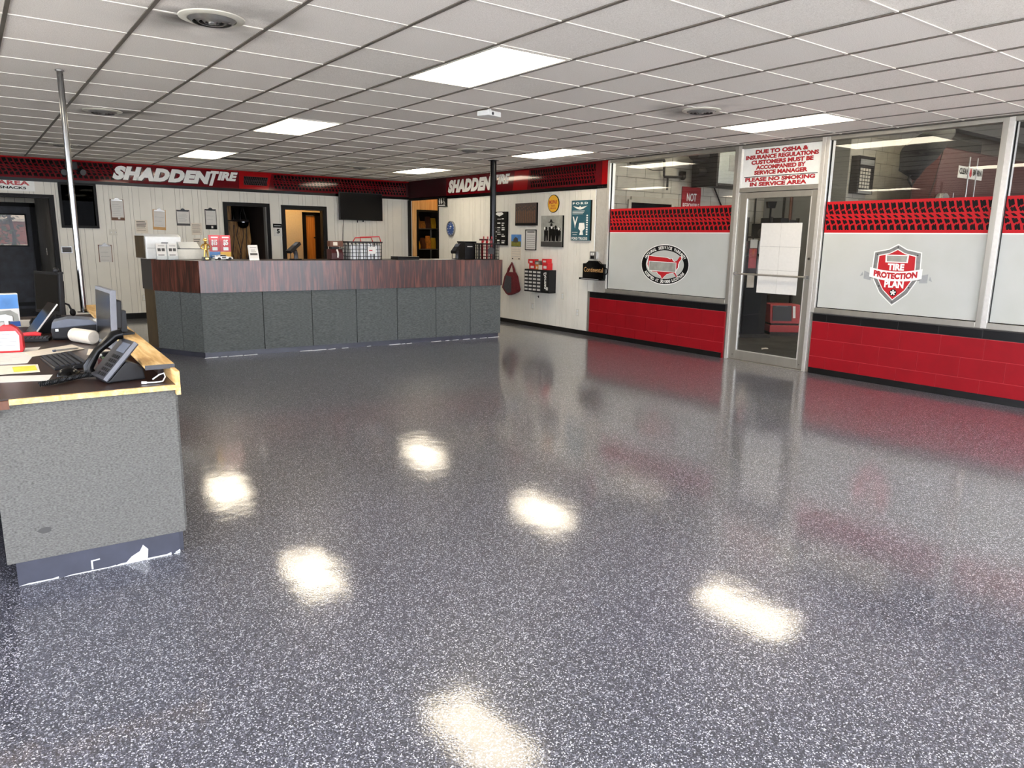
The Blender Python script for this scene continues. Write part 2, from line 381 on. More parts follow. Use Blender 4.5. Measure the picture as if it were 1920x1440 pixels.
_tc = {}
def glyphs(s, bold=0.0, shear=0.0, spacing=1.0):
    key = (s, bold, shear, spacing)
    if key not in _tc:
        cu = bpy.data.curves.new('lettering', 'FONT'); cu.body = s; cu.offset = bold; cu.shear = shear; cu.space_character = spacing
        cu.resolution_u = 3; cu.fill_mode = 'FRONT'
        ob = bpy.data.objects.new('lettering', cu)
        me = bpy.data.meshes.new_from_object(ob)
        vs = [(v.co.x, v.co.y) for v in me.vertices]; fs = [tuple(p.vertices) for p in me.polygons]
        bpy.data.objects.remove(ob); bpy.data.curves.remove(cu); bpy.data.meshes.remove(me)
        _tc[key] = (vs, fs)
    return _tc[key]
def text_mb(mb, s, x0, x1, z0, z1, y, bold=0.02, shear=0.0, spacing=1.0, keep=False):
    """letters fitted into the box x0..x1, z0..z1 at depth y, facing -y"""
    vs, fs = glyphs(s, bold, shear, spacing)
    if not vs: return mb
    ax = min(v[0] for v in vs); bx = max(v[0] for v in vs); ay = min(v[1] for v in vs); by = max(v[1] for v in vs)
    kx = (x1-x0)/max(1e-6, bx-ax); kz = (z1-z0)/max(1e-6, by-ay)
    return mb.add([(x0+(v[0]-ax)*kx, y, z0+(v[1]-ay)*kz) for v in vs], fs)
def text(name, s, x0, x1, z0, z1, y, material, parent, bold=0.02, shear=0.0, spacing=1.0):
    return obj(name, text_mb(MB(), s, x0, x1, z0, z1, y, bold, shear, spacing), material, parent)

TREAD = [
 [(.15,0),(.35,0),(.42,.04),(.5,0),(.75,0),(.92,.16),(.70,.21),(.62,.18),(.58,.23),(.38,.26)],
 [(.50,.29),(.72,.24),(.78,.28),(.92,.22),(1.0,.24),(1.28,.38),(1.0,.385),(.92,.35),(.88,.39),(.72,.39)],
 [(.68,.45),(1.0,.45),(1.35,.52),(1.38,.55),(1.05,.55),(.72,.47)],
 [(.85,.61),(1.15,.61),(1.2,.64),(1.28,.61),(1.4,.62),(1.62,.70),(1.45,.76),(1.36,.73),(1.3,.78),(1.12,.77)],
 [(1.3,.86),(1.55,.79),(1.62,.83),(1.75,.77),(1.82,.8),(1.98,.99),(1.7,.99),(1.66,.95),(1.6,.99),(1.4,.99)]]
def _grow(row):
    cu = sum(p[0] for p in row)/len(row); cv = sum(p[1] for p in row)/len(row)
    return [(cu+(u-cu)*1.15, cv+(v-cv)*1.05) for u, v in row]
TREAD = [_grow(r) for r in TREAD]
def tread(mb, x0, x1, z0, z1, y, pitch=0.07):
    n = int((x1-x0)/pitch) + 2
    for k in range(-2, n):
        for row in TREAD:
            xs = [x0 + (k+u)*pitch for u, _ in row]
            if max(xs) <= x0 + .004 or min(xs) >= x1 - .004: continue
            pts = [(min(x1, max(x0, x)), z1-(z1-z0)*v) for x, (_, v) in zip(xs, row)]
            mb.poly(pts[::-1], y)
    return mb

# ------------------------------------------------------------------ the room shell
XR, YB, HC, XL, YF = 7.77, 14.2, 2.64, -3.342, -1.6
T = 0.6096; GX, GY = 3.973, 2.061
floor = struct('floor', MB().box(XL-.2, XR+.10, YF-.2, 17.3, -.08, 0).box(XR+.10, 9.3, 12.9, 15.9, -.08, 0), 'floor')
struct('floor_service_bay', MB().box(XR+.10, 19.2, -3.2, 8.5, -.08, -.004), 'bay_floor')
struct('roof', MB().box(XL-.4, 19.4, -3.4, 17.4, 3.72, 3.86), 'bay_ceiling')
struct('ground_outside', MB().box(-40, 50, -50, 60, -.30, -.12), 'pale_concrete')  # unseen lot, made pale concrete to bounce sunlight up to the ceiling

# suspended ceiling: tiles, runners and cross tees
ceil = struct_root('ceiling', (0, 0, HC))
LIGHTS = [(i, j) for i in (-8, -2, 4) for j in (-3, 3, 9, 15)]
taken = set()
for i, j in LIGHTS: taken |= {(i, j), (i, j+1)}
tile_me = MB().box(.004, T-.004, .004, T-.004, .003, .018).mesh('ceiling_tile', 'tile')
rest = MB()
def ceil_box(mb, x0, x1, y0, y1, z0, z1):
    mb.box(max(XL, x0), min(XR, x1), max(YF, y0), min(YB, y1), z0, z1)
for i in range(-12, 7):
    for j in range(-7, 20):
        if (i, j) in taken: continue
        x, y = GX+i*T, GY+j*T
        x1, y1 = min(XR, x+T), min(YB, y+T)
        if x1-x < .03 or y1-max(y, YF) < .03: continue
        seen = (y >= 1.2) and (x >= 0.2 - .0) and (x/max(.1, y) < 3.0)
        if seen and x+T <= XR and y+T <= YB and y >= YF:
            o = obj('ceiling_tile', tile_me, 'tile', ceil); o.location = (x, y, random.uniform(-.001, .002))
            o.rotation_euler = (random.uniform(-.002, .002), random.uniform(-.002, .002), 0)
        elif seen:
            obj('ceiling_tile', MB().box(x+.004, x1-.004, y+.004, y1-.004, .003, .018), 'tile', ceil)
        else: ceil_box(rest, x+.004, x1-.004, y+.004, y1-.004, .003, .018)
obj('ceiling_tiles_rest', rest, 'tile', ceil, kind='stuff')
for i in range(-11, 7):
    x = GX+i*T
    obj('grid_runner', MB().box(x-.011, x+.011, YF, YB, -.003, .003).box(x-.002, x+.002, YF, YB, .003, .04), 'runner', ceil)
for j in range(-5, 20):
    y = GY+j*T
    mb = MB()
    for i in range(-12, 7):
        if (i, j-1) in taken and (i, j) in taken and (i, j-1) in LIGHTS: continue       # the light fills two bays
        x0, x1 = max(XL, GX+i*T+.011), min(XR, GX+(i+1)*T-.011)
        if x1 > x0: mb.box(x0, x1, y-.009, y+.009, -.0025, .003)
    obj('cross_tee', mb, 'tee', ceil)
obj('edge_angle', MB().box(XR-.022, XR, YF, YB, -.004, .004).box(XL, XL+.022, YF, YB, -.004, .004).box(XL, XR, YB-.022, YB, -.004, .004), 'runner', ceil)

# --- wall helpers: boards clipped around openings
def clip_rects(u0, u1, z0, z1, openings):
    rects = [(u0, u1, z0, z1)]
    for (a, b, c, d) in openings:
        out = []
        for (p, q, r, s) in rects:
            if b <= p or a >= q or d <= r or c >= s: out.append((p, q, r, s)); continue
            if a > p: out.append((p, a, r, s))
            if b < q: out.append((b, q, r, s))
            m0, m1 = max(p, a), min(q, b)
            if c > r: out.append((m0, m1, r, c))
            if d < s: out.append((m0, m1, d, s))
        rects = out
    return [r for r in rects if r[1]-r[0] > .004 and r[3]-r[2] > .004]
def solid_wall(name, u0, u1, z0, z1, openings, axis, c0, c1, material):
    mb = MB()
    us = sorted({u0, u1, *[v for o in openings for v in o[:2] if u0 < v < u1]})
    zs = sorted({z0, z1, *[v for o in openings for v in o[2:] if z0 < v < z1]})
    for a, b in zip(us, us[1:]):
        for c, d in zip(zs, zs[1:]):
            mu, mz = (a+b)/2, (c+d)/2
            if any(o[0] < mu < o[1] and o[2] < mz < o[3] for o in openings): continue
            if axis == 'x': mb.box(a, b, c0, c1, c, d)
            else: mb.box(c0, c1, a, b, c, d)
    return struct(name, mb, material)
BOARDS = [.098, .052, .105, .19, .066, .12, .205, .08, .055, .15]

# back wall (Y = 14.2)
OB = [(-.62, 1.205, -.1, 2.02), (3.975, 4.70, -.1, 2.0), (5.055, 5.835, -.1, 1.985), (1.36, 1.845, 1.575, 2.25)]
wall_back = solid_wall('wall_back', XL, XR+.1, 0, 3.72, OB, 'x', YB+.012, YB+.13, 'panel_groove')
u = XL; k = 0
while u < XR - .01:
    w = BOARDS[k % len(BOARDS)]; u1 = min(XR, u+w)
    for (a, b, c, d) in clip_rects(u+.0018, u1-.0018, .0, 2.27, OB):
        obj('panel_board', MB().box(a, b, YB, YB+.013, c, d), 'panel_paint', wall_back)
    u = u1; k += 1
# right wall (X = 7.77): panelled part, then window openings
OR = [(12.975, 14.1, -.1, 2.26), (-1.5, 4.66, .70, 2.62), (4.66, 5.80, -.1, 2.62), (5.80, 8.09, .70, 2.62)]
wall_right = solid_wall('wall_right', YF-.2, YB+.13, 0, 3.72, OR, 'y', XR+.012, XR+.12, 'panel_groove')
u = 8.10; k = 3
while u < 12.96:
    w = BOARDS[k % len(BOARDS)]; u1 = min(12.975, u+w)
    obj('panel_board', MB().box(XR, XR+.013, u+.0025, u1-.0025, .0 if u > 8.39 else .69, 2.27), 'panel_paint', wall_right)
    u = u1; k += 1
obj('panel_board', MB().box(XR, XR+.013, 14.1, 14.2, 0, 2.27), 'panel_paint', wall_right)
# the red block base under the windows: blocks and black cap tiles one by one
def blocks(y_hi, y_lo, parent):
    base = MB().box(XR-.012, XR+.014, y_lo, y_hi, .0, .598)
    obj('mortar_bed', base, 'mortar_red', parent)
    obj('cap_bed', MB().box(XR-.012, XR+.014, y_lo, y_hi, .598, .69), 'mortar_dark', parent)
    for r, (z0, z1) in enumerate(((.0, .196), (.202, .395), (.401, .594))):
        y = y_hi - (.0 if r % 2 else .2)
        st = [y_hi]
        while y > y_lo + .02:
            if y < y_hi - .02: st.append(y)
            y -= .4
        st.append(y_lo)
        for a, b in zip(st, st[1:]):
            obj('block', MB().box(XR-.017, XR, b+.0025, a-.0025, z0, z1), 'block_red', parent, bevel=.002)
    y = y_hi; st = [y_hi]
    y -= .17
    while y > y_lo + .02: st.append(y); y -= .4
    st.append(y_lo)
    for a, b in zip(st, st[1:]):
        obj('cap_tile', MB().box(XR-.018, XR, b+.002, a-.002, .603, .686), 'cap_black', parent, bevel=.002)
blocks(8.40, 5.845, wall_right); blocks(4.63, YF, wall_right)
struct('baseboard_right', MB().box(XR-.028, XR-.0175, 5.86, 12.97, 0, .067).box(XR-.028, XR-.0175, YF, 4.62, 0, .067), 'black_rubber')
struct('baseboard_back', MB().box(XL, -.66, YB-.012, YB-.0005, 0, .10).box(1.27, 3.89, YB-.012, YB-.0005, 0, .10).box(4.78, 4.97, YB-.012, YB-.0005, 0, .10).box(5.91, XR-.02, YB-.012, YB-.0005, 0, .10), 'black_rubber')
struct('trim_1', MB().box(XR-.035, XR-.001, YB-.10, YB-.001, 0, 2.25), 'black_paint')      # black corner strip beside the opening
struct('trim_11', MB().box(XR+.0135, XR+.114, 14.085, 14.0995, 0, 2.26), 'pine')
struct('trim_2', MB().box(XR-.012, XR-.001, 12.955, 12.99, 0, 2.25), 'black_paint')
struct('trim_3', MB().box(XR-.022, XR-.001, 8.10, 8.31, .692, 2.27), 'aluminium_light')    # pale pilaster beside the first window
# left and front walls
OL = [(YF+.3, 6.2, .3, 2.6)]  # unseen side windows, added to bring in more daylight
solid_wall('wall_left', YF-.2, 17.2, 0, 3.72, OL, 'y', XL-.15, XL, 'gypsum')
for n in range(3):
    a = YF+.3+n*2.5; b = a+2.5
    w = struct('window_%d' % (14+n), MB().box(XL-.1, XL-.02, a, a+.05, .3, 2.6).box(XL-.1, XL-.02, b-.05, b, .3, 2.6).box(XL-.1, XL-.02, a+.05, b-.05, .3, .35).box(XL-.1, XL-.02, a+.05, b-.05, 2.55, 2.6), 'aluminium')
    obj('pane', MB().box(XL-.064, XL-.056, a+.05, b-.05, .35, 2.55), 'glass', w)
OF = [(-3.0, 7.5, .12, 2.6)]
solid_wall('wall_front', XL-.15, XR+.12, 0, 3.72, OF, 'x', YF-.15, YF, 'gypsum')
for n, (a, b) in enumerate(((-3.0, -.4), (-.4, 2.2), (2.2, 4.8), (4.8, 7.5))):
    w = struct('window_%d' % (10+n), MB().box(a, a+.05, YF-.1, YF-.02, .12, 2.6).box(b-.05, b, YF-.1, YF-.02, .12, 2.6).box(a+.05, b-.05, YF-.1, YF-.02, .12, .17).box(a+.05, b-.05, YF-.1, YF-.02, 2.55, 2.6), 'aluminium')
    obj('pane', MB().box(a+.05, b-.05, YF-.064, YF-.056, .17, 2.55), 'glass', w)

# ------------------------------------------------------------------ storefront on the right wall
def frame_window(name, y_hi, y_lo, z0, z1, fw=.05, extra=None):
    w = struct_root(name, (XR, y_hi, 0), RW); L = y_hi-y_lo
    obj('frame_jamb', MB().box(0, fw, -.03, .085, z0, z1), 'aluminium_light', w, bevel=.003)
    obj('frame_jamb', MB().box(L-fw, L, -.03, .085, z0, z1), 'aluminium', w, bevel=.003)
    obj('frame_sill', MB().box(fw, L-fw, -.034, .085, z0, z0+.055), 'aluminium', w, bevel=.003)
    obj('frame_head', MB().box(fw, L-fw, -.03, .085, z1-.04, z1), 'aluminium', w, bevel=.003)
    obj('gasket', MB().box(fw, fw+.008, .0, .02, z0+.055, z1-.04).box(L-fw-.008, L-fw, .0, .02, z0+.055, z1-.04).box(fw, L-fw, .0, .02, z0+.055, z0+.062), 'gloss_black', w)
    obj('pane', MB().box(fw+.004, L-fw-.004, .012, .018, z0+.06, z1-.045), 'glass', w)
    return w, L
WZ0, WZ1, B0, B1 = .70, 2.625, 1.587, 1.930
wins = []
for n, (a, b) in enumerate(((8.09, 5.80), (4.66, 2.885), (2.885, 1.09), (1.09, -.70))):
    w, L = frame_window('window_%d' % (n+1), a, b, WZ0, WZ1); wins.append((w, L))
    obj('frosted_film', MB().box(.058, L-.058, .009, .0115, WZ0+.063, B0-.004), 'film', w)
    obj('film_edge', MB().box(.058, L-.058, .0088, .0114, B0-.004, B0+.006), 'print_white', w)
    obj('red_band', MB().box(.058, L-.058, .009, .0115, B0+.006, B1), 'film_red', w)
    obj('tread_print', tread(MB(), .06, L-.06, B0+.035, B1-.03, .0085), 'print_black', w)
# warranty roundel on the first window
w = wins[0][0]
rcx, rcz = 8.09-6.93, 1.155
def ellipse(rx, rz, n=56): return [(rcx+rx*math.cos(2*PI*k/n), rcz+rz*math.sin(2*PI*k/n)) for k in range(n)]
def ring(mb, r0, r1, y, n=56):
    o = ellipse(*r1, n); i = ellipse(*r0, n)
    for k in range(n):
        q = (k+1) % n
        mb.add([(o[k][0], y, o[k][1]), (i[k][0], y, i[k][1]), (i[q][0], y, i[q][1]), (o[q][0], y, o[q][1])], [(0, 3, 2, 1)][::1])
    return mb
obj('roundel_edge', ring(MB(), (.425, .265), (.437, .277), .0086), 'print_white', w)
obj('roundel_ring', ring(MB(), (.345, .195), (.427, .267), .0082), 'print_black', w)
obj('roundel_inner', MB().poly(ellipse(.345, .195), .0085), 'print_grey' if False else 'film', w)
def ring_text(mb, s, a0, a1, rx, rz, h, y, top=True):
    n = len(s)
    for k, ch in enumerate(s):
        if ch == ' ': continue
        a = math.radians(a0 + (a1-a0)*(k+.5)/n)
        cx, cz = rcx+rx*math.cos(a), rcz+rz*math.sin(a)
        tx, tz = -rx*math.sin(a), rz*math.cos(a); L = math.hypot(tx, tz); tx /= L; tz /= L
        if top: tx, tz = -tx, -tz
        nx, nz = -tz, tx
        vs, fs = glyphs(ch, .03); ax = min(v[0] for v in vs); bx = max(v[0] for v in vs); ay = min(v[1] for v in vs); by = max(v[1] for v in vs)
        wd = .030 if ch not in 'I.,1' else .010
        ss = [((v[0]-ax)/max(1e-6, bx-ax)*wd-wd/2, (v[1]-ay)/max(1e-6, by-ay)*h-h/2) for v in vs]
        mb.add([(cx+p*tx+q*nx, y, cz+p*tz+q*nz) for p, q in ss], fs)
    return mb
rt = ring_text(MB(), 'NATIONAL SERVICE WARRANTY', 158, 22, .386, .231, .042, .0076)
ring_text(rt, 'ACCEPTED AT 30,000 LOCATIONS', 206, 334, .386, .231, .042, .0076, top=False)
obj('roundel_lettering', rt, 'print_white', w)
US = [(-.29,.115),(-.20,.108),(.05,.095),(.10,.075),(.13,.085),(.155,.055),(.175,.045),(.22,.06),(.27,.12),(.29,.11),(.30,.085),(.265,.05),(.245,.01),(.245,-.03),(.21,-.07),(.20,-.10),(.24,-.15),(.225,-.16),(.17,-.105),(.10,-.115),(.05,-.13),(.0,-.17),(-.03,-.20),(-.06,-.15),(-.10,-.135),(-.13,-.105),(-.22,-.10),(-.29,-.06),(-.315,.0)]
obj('map_edge', MB().poly([(rcx+x*1.06, rcz+z*1.06+.002) for x, z in US][::-1], .0080), 'print_white', w)
obj('map_shape', MB().poly([(rcx+x, rcz+z) for x, z in US][::-1], .0075), 'print_red', w)
obj('map_plate_edge', MB().poly([(rcx-.29, rcz-.092), (rcx+.215, rcz-.100), (rcx+.215, rcz+.036), (rcx-.29, rcz+.044)], .0072), 'print_white', w)
obj('map_plate', MB().poly([(rcx-.278, rcz-.084), (rcx+.205, rcz-.092), (rcx+.205, rcz+.028), (rcx-.278, rcz+.036)], .0069), 'canvas_grey', w)
# shield on the second window
w = wins[1][0]; scx, scz = 4.66-3.765, 1.165
def sh(pts): return [(scx+x, scz+z) for x, z in pts]
SHO = [(0,.305),(.09,.255),(.235,.225),(.24,.06),(.215,-.06),(.14,-.19),(0,-.31),(-.14,-.19),(-.215,-.06),(-.24,.06),(-.235,.225),(-.09,.255)]
SHI = [(0,.255),(.075,.215),(.185,.19),(.19,.05),(.17,-.05),(.11,-.155),(0,-.255),(-.11,-.155),(-.17,-.05),(-.19,.05),(-.185,.19),(-.075,.215)]
obj('shield_glow', MB().poly(sh([(x*1.045, z*1.04) for x, z in SHO])[::-1], .0088), 'print_white', w)
obj('shield_rim', MB().poly(sh(SHO)[::-1], .0085), 'steel', w)
obj('shield_edge', MB().poly(sh([(x*1.05, z*1.04) for x, z in SHI])[::-1], .0082), 'print_white', w)
obj('shield_field', MB().poly(sh(SHI)[::-1], .0079), 'print_red', w)
obj('shield_plate_edge', MB().poly(sh([(-.115,.125),(.115,.125),(.12,.205),(-.12,.205)]), .0076), 'print_white', w)
obj('shield_plate', MB().poly(sh([(-.10,.135),(.10,.135),(.105,.195),(-.105,.195)]), .0073), 'canvas_grey', w)
text('shield_lettering', 'TIRE', scx-.085, scx+.085, scz+.045, scz+.115, .0070, 'print_white', w, bold=.05)
text('shield_lettering', 'PLAN', scx-.10, scx+.10, scz-.135, scz-.06, .0070, 'print_white', w, bold=.05)
rb = MB(); n = 16
for k in range(n):
    a, b = -1+2*k/n, -1+2*(k+1)/n
    za, zb = -.035*(1-a*a), -.035*(1-b*b)
    rb.poly(sh([(a*.27, za-.052+.02), (b*.27, zb-.052+.02), (b*.27, zb+.05+.02), (a*.27, za+.05+.02)]), .0066)
obj('shield_ribbon', rb, 'print_white', w)
obj('shield_ribbon_tail', MB().poly(sh([(-.33,-.055),(-.25,-.07),(-.25,.0),(-.33,.03)]), .0068).poly(sh([(.25,-.075),(.33,-.07),(.33,.02),(.25,.0)]), .0068)
    .poly(sh([(-.375,-.03),(-.34,-.02),(-.345,.02)]), .0068).poly(sh([(.34,-.04),(.375,-.055),(.35,.0)]), .0068), 'print_grey', w)
obj('shield_ribbon_fold', MB().poly(sh([(-.27,-.03),(-.20,-.055),(-.25,-.045)]), .0064).poly(sh([(.27,-.03),(.25,-.045),(.20,-.055)])[::-1], .0064), 'print_dark', w)
# PROTECTION follows the ribbon's curve
pt = text_mb(MB(), 'PROTECTION', scx-.225, scx+.225, scz-.01, scz+.055, .0060, bold=.06)
pt.v = [(x, y, z-.035*(1-((x-scx)/.27)**2)) for x, y, z in pt.v]
obj('shield_lettering', pt, 'print_red', w)
def disc(cx, cz, r, y, n=24): return MB().poly([(cx+r*math.cos(2*PI*k/n), cz+r*math.sin(2*PI*k/n)) for k in range(n)], y)
obj('shield_wheel', disc(scx, scz-.185, .036, .0074), 'print_black', w)
wh = MB()
for k in range(5):
    a = 2*PI*k/5+PI/2; c, s_ = math.cos(a), math.sin(a)
    wh.poly([(scx+.004*s_, scz-.185-.004*c), (scx+.028*c+.009*s_, scz-.185+.028*s_-.009*c), (scx+.028*c-.009*s_, scz-.185+.028*s_+.009*c), (scx-.004*s_, scz-.185+.004*c)], .0070)
obj('shield_wheel_spokes', wh, 'print_white', w)
rv = MB()
for x, z in ((0,.285),(.205,.205),(-.205,.205),(.155,-.125),(-.155,-.125),(0,-.285)):
    q = disc(scx+x, scz+z, .008, .0078, 10); rv.add(q.v, q.f)
obj('shield_rivets', rv, 'print_dark', w)

# glazed aluminium door with transom
d = struct_root('door_1', (XR, 5.80, 0), RW)
obj('frame_jamb', MB().box(0, .045, -.03, .085, 0, 2.625), 'aluminium_light', d, bevel=.003)
obj('frame_jamb', MB().box(1.095, 1.14, -.03, .085, 0, 2.625), 'aluminium_light', d, bevel=.003)
obj('frame_head', MB().box(.045, 1.095, -.028, .085, 2.075, 2.125), 'aluminium', d, bevel=.003)
obj('frame_head', MB().box(.045, 1.095, -.028, .085, 2.59, 2.625), 'aluminium', d, bevel=.003)
obj('threshold', MB().box(.045, 1.095, -.03, .085, 0, .012), 'aluminium', d)
leaf_y0, leaf_y1 = -.012, .032
obj('door_stile', MB().box(.05, .15, leaf_y0, leaf_y1, .016, 2.07), 'aluminium', d, bevel=.003)
obj('door_stile', MB().box(1.02, 1.09, leaf_y0, leaf_y1, .016, 2.07), 'aluminium', d, bevel=.003)
obj('door_rail', MB().box(.15, 1.02, leaf_y0, leaf_y1, 2.0, 2.07), 'aluminium', d, bevel=.003)
obj('door_rail', MB().box(.15, 1.02, leaf_y0, leaf_y1, .016, .125), 'aluminium', d, bevel=.003)
obj('glazing_bead', MB().box(.15, .160, leaf_y0-.004, leaf_y0+.01, .125, 2.0).box(1.010, 1.02, leaf_y0-.004, leaf_y0+.01, .125, 2.0).box(.16, 1.01, leaf_y0-.004, leaf_y0+.01, .125, .135), 'aluminium_light', d)
obj('pane', MB().box(.16, 1.01, .008, .014, .135, 2.0), 'glass', d)
hd = obj('push_bar', MB().cyl((.07, -.055, 1.09), (1.075, -.055, 1.09), .011), 'aluminium', d, smooth=True)
obj('bar_bracket', MB().box(.075, .105, -.065, -.0125, 1.07, 1.11), 'steel', hd, bevel=.003)
obj('bar_bracket', MB().box(1.045, 1.075, -.065, -.0125, 1.07, 1.11), 'steel', hd, bevel=.003)
obj('lock_cylinder', MB().cyl((1.055, -.02, 1.30), (1.055, -.011, 1.30), .014), 'chrome', d, smooth=True)
obj('hinge_screw', MB().cyl((.11, -.016, .07), (.11, -.011, .07), .005).cyl((1.05, -.016, .07), (1.05, -.011, .07), .005), 'dark_iron', d)
obj('transom_pane', MB().box(.05, 1.09, .012, .018, 2.125, 2.59), 'glass', d)
# the notice filling the transom
t = thing('service_notice', 'white service area notice with red and black capitals above the glass door', 'sign', (XR-.002, 5.74, 2.13), RW)
obj('board', MB().box(.0, 1.03, -.006, -.001, .0, .455), 'print_white', t)
rows = [('DUE TO OSHA &', .17, .86, .385), ('INSURANCE REGULATIONS', .04, .99, .325), ('CUSTOMERS MUST BE', .12, .93, .265), ('ACCOMPANIED BY', .19, .84, .205), ('SERVICE MANAGER', .17, .87, .145)]
for s, a, b, z in rows: text('lettering', s, a, b, z, z+.046, -.0075, 'print_dark' if False else 'print_red', t, bold=.045)
for s, a, b, z in rows: text('lettering_outline', s, a-.003, b+.003, z-.002, z+.048, -.0068, 'print_black', t, bold=.06)
obj('rule', MB().box(.03, 1.0, -.0075, -.006, .118, .126), 'print_black', t)
for s, a, b, z in [('PLEASE NO SMOKING', .05, .97, .068), ('IN SERVICE AREA', .12, .87, .012)]:
    text('lettering', s, a, b, z, z+.044, -.0075, 'print_red', t, bold=.045)
    text('lettering_outline', s, a-.003, b+.003, z-.002, z+.046, -.0068, 'print_black', t, bold=.06)
# papers taped inside the door glass: two columns of sheets
t = thing('taped_paper_poster', 'large white blank poster of taped sheets on the door glass', 'poster', (XR+.004, 5.42, .872), RW)
for c_ in range(2):
    for r_ in range(3):
        z0 = .278*r_; obj('sheet', MB().box(.272*c_+.001, .272*c_+.271, -.0015-.0006*((r_+c_) % 2), .0, z0+.001, z0+.277), 'paper', t)

# ------------------------------------------------------------------ rooms behind the openings
# hall behind the left opening
struct('wall_hall_side', MB().box(1.205, 1.33, YB+.135, 17.1, 0, 2.55), 'grey_paint')
hall = struct('wall_hall_rear', MB().box(XL, -.25, 17.1, 17.2, 0, 3.72).box(1.10, 1.33, 17.1, 17.2, 0, 2.55).box(-.25, 1.10, 17.1, 17.2, 2.0, 3.72).box(1.33, 9.2, 17.1, 17.2, 0, 3.72), 'grey_paint')
for k in range(12):
    obj('panel_board', MB().box(1.192, 1.2045, YB+.14+k*.245, YB+.14+k*.245+.238, 0, 2.5), 'grey_paint', hall)
for k in range(9):
    obj('panel_board', MB().box(-.24+k*.16, -.24+k*.16+.153, 17.086, 17.0995, 2.02, 2.5), 'panel_paint', hall)
struct('ceiling_hall', MB().box(XL, 1.2, YB+.135, 17.1, 2.5, 2.55), 'gypsum')
struct('trim_4', MB().box(1.205, 1.262, YB-.018, YB-.001, 0, 2.065).box(-.62, 1.205, YB-.018, YB-.001, 2.02, 2.065), 'black_paint')
struct('trim_5', MB().box(1.19, 1.2045, YB-.005, YB+.13, 0, 2.02).box(-.62, 1.19, YB-.005, YB+.13, 2.005, 2.0195), 'black_paint')
d = struct_root('door_2', (0, 17.1, 0))
obj('frame_jamb', MB().box(1.10, 1.185, -.03, -.001, 0, 2.0), 'black_paint', d); obj('frame_head', MB().box(-.25, 1.185, -.03, -.001, 1.94, 2.015), 'black_paint', d)
obj('door_leaf', MB().box(-.25, 1.0995, .002, .06, .0, 1.19).box(-.25, .1, .002, .06, 1.19, 1.9995).box(1.03, 1.0995, .002, .06, 1.19, 1.9995).box(.1, 1.03, .002, .06, 1.81, 1.9995), 'chalk_blue', d)
obj('pane_frame', MB().box(.1, .125, -.008, .05, 1.19, 1.81).box(1.005, 1.03, -.008, .05, 1.19, 1.81).box(.125, 1.005, -.008, .05, 1.19, 1.215).box(.125, 1.005, -.008, .05, 1.785, 1.81), 'black_paint', d)
obj('pane', MB().box(.125, 1.005, .035, .041, 1.215, 1.785), 'dimming_glass', d)  # tint added to dim the over-bright view outside
obj('kick_rail', MB().box(-.2, 1.095, -.006, .0015, .05, .12), 'black_paint', d)
# outside, behind the door
b = thing('brick_building', 'sunlit salmon brick building seen through the rear door window', 'building', (1.2, 24, -.12))
obj('wall', MB().box(-3, 6, 0, .3, 0, 1.86), 'far_brick', b); obj('coping', MB().box(-3.05, 6.05, -.05, .35, 1.86, 1.93), 'paper_cream', b); obj('ledge', MB().box(-3.05, 6.05, -.06, -.001, 1.2, 1.25), 'paper_cream', b); obj('upper_wall', MB().box(-3, 6, .35, .6, 0, 5), 'paper_cream', b)
t = thing('outdoor_tree', 'green leafy tree against the brick building behind the rear door', 'tree', (1.0, 22.5, -.12))
obj('trunk', MB().tube([(0, 0, 0), (.02, 0, .9), (.06, 0, 1.5), (-.1, 0, 2.6)], [.06, .05, .045, .03]), 'bark', t, smooth=True)
lv = MB()
for k in range(420):
    a = random.uniform(0, 2*PI); r = random.uniform(.0, .42)**.8; z = random.uniform(.75, 2.5)
    c = Vector((r*math.cos(a)*.75-.12, r*math.sin(a)*.6, z)); q = Matrix.Rotation(random.uniform(0, PI), 3, Vector((random.random(), random.random(), random.random()+.1)).normalized())
    lv.add([c+q @ Vector(p) for p in ((-.07, 0, 0), (0, .04, 0), (.07, 0, 0), (0, -.04, .015))], [(0, 1, 2, 3)])
obj('foliage', lv, 'leaf', t, kind='stuff')
# dark pass-through window beside it
w = struct_root('window_20', (1.33, YB, 1.545))
obj('frame_jamb', MB().box(0, .04, -.03, -.001, 0, .73), 'black_paint', w); obj('frame_jamb', MB().box(.505, .545, -.03, -.001, 0, .73), 'black_paint', w)
obj('frame_sill', MB().box(.04, .505, -.03, -.001, 0, .04), 'black_paint', w); obj('frame_head', MB().box(.04, .505, -.03, -.001, .69, .73), 'black_paint', w)
obj('pane', MB().box(.035, .51, .05, .056, .035, .70), 'dark_glass', w)
cu = MB()
for k in range(6): cu.cyl((.07+k*.078, .092, .036), (.07+k*.078, .092, .70), .034, n=10)
obj('curtain', cu, 'curtain', w, smooth=True)
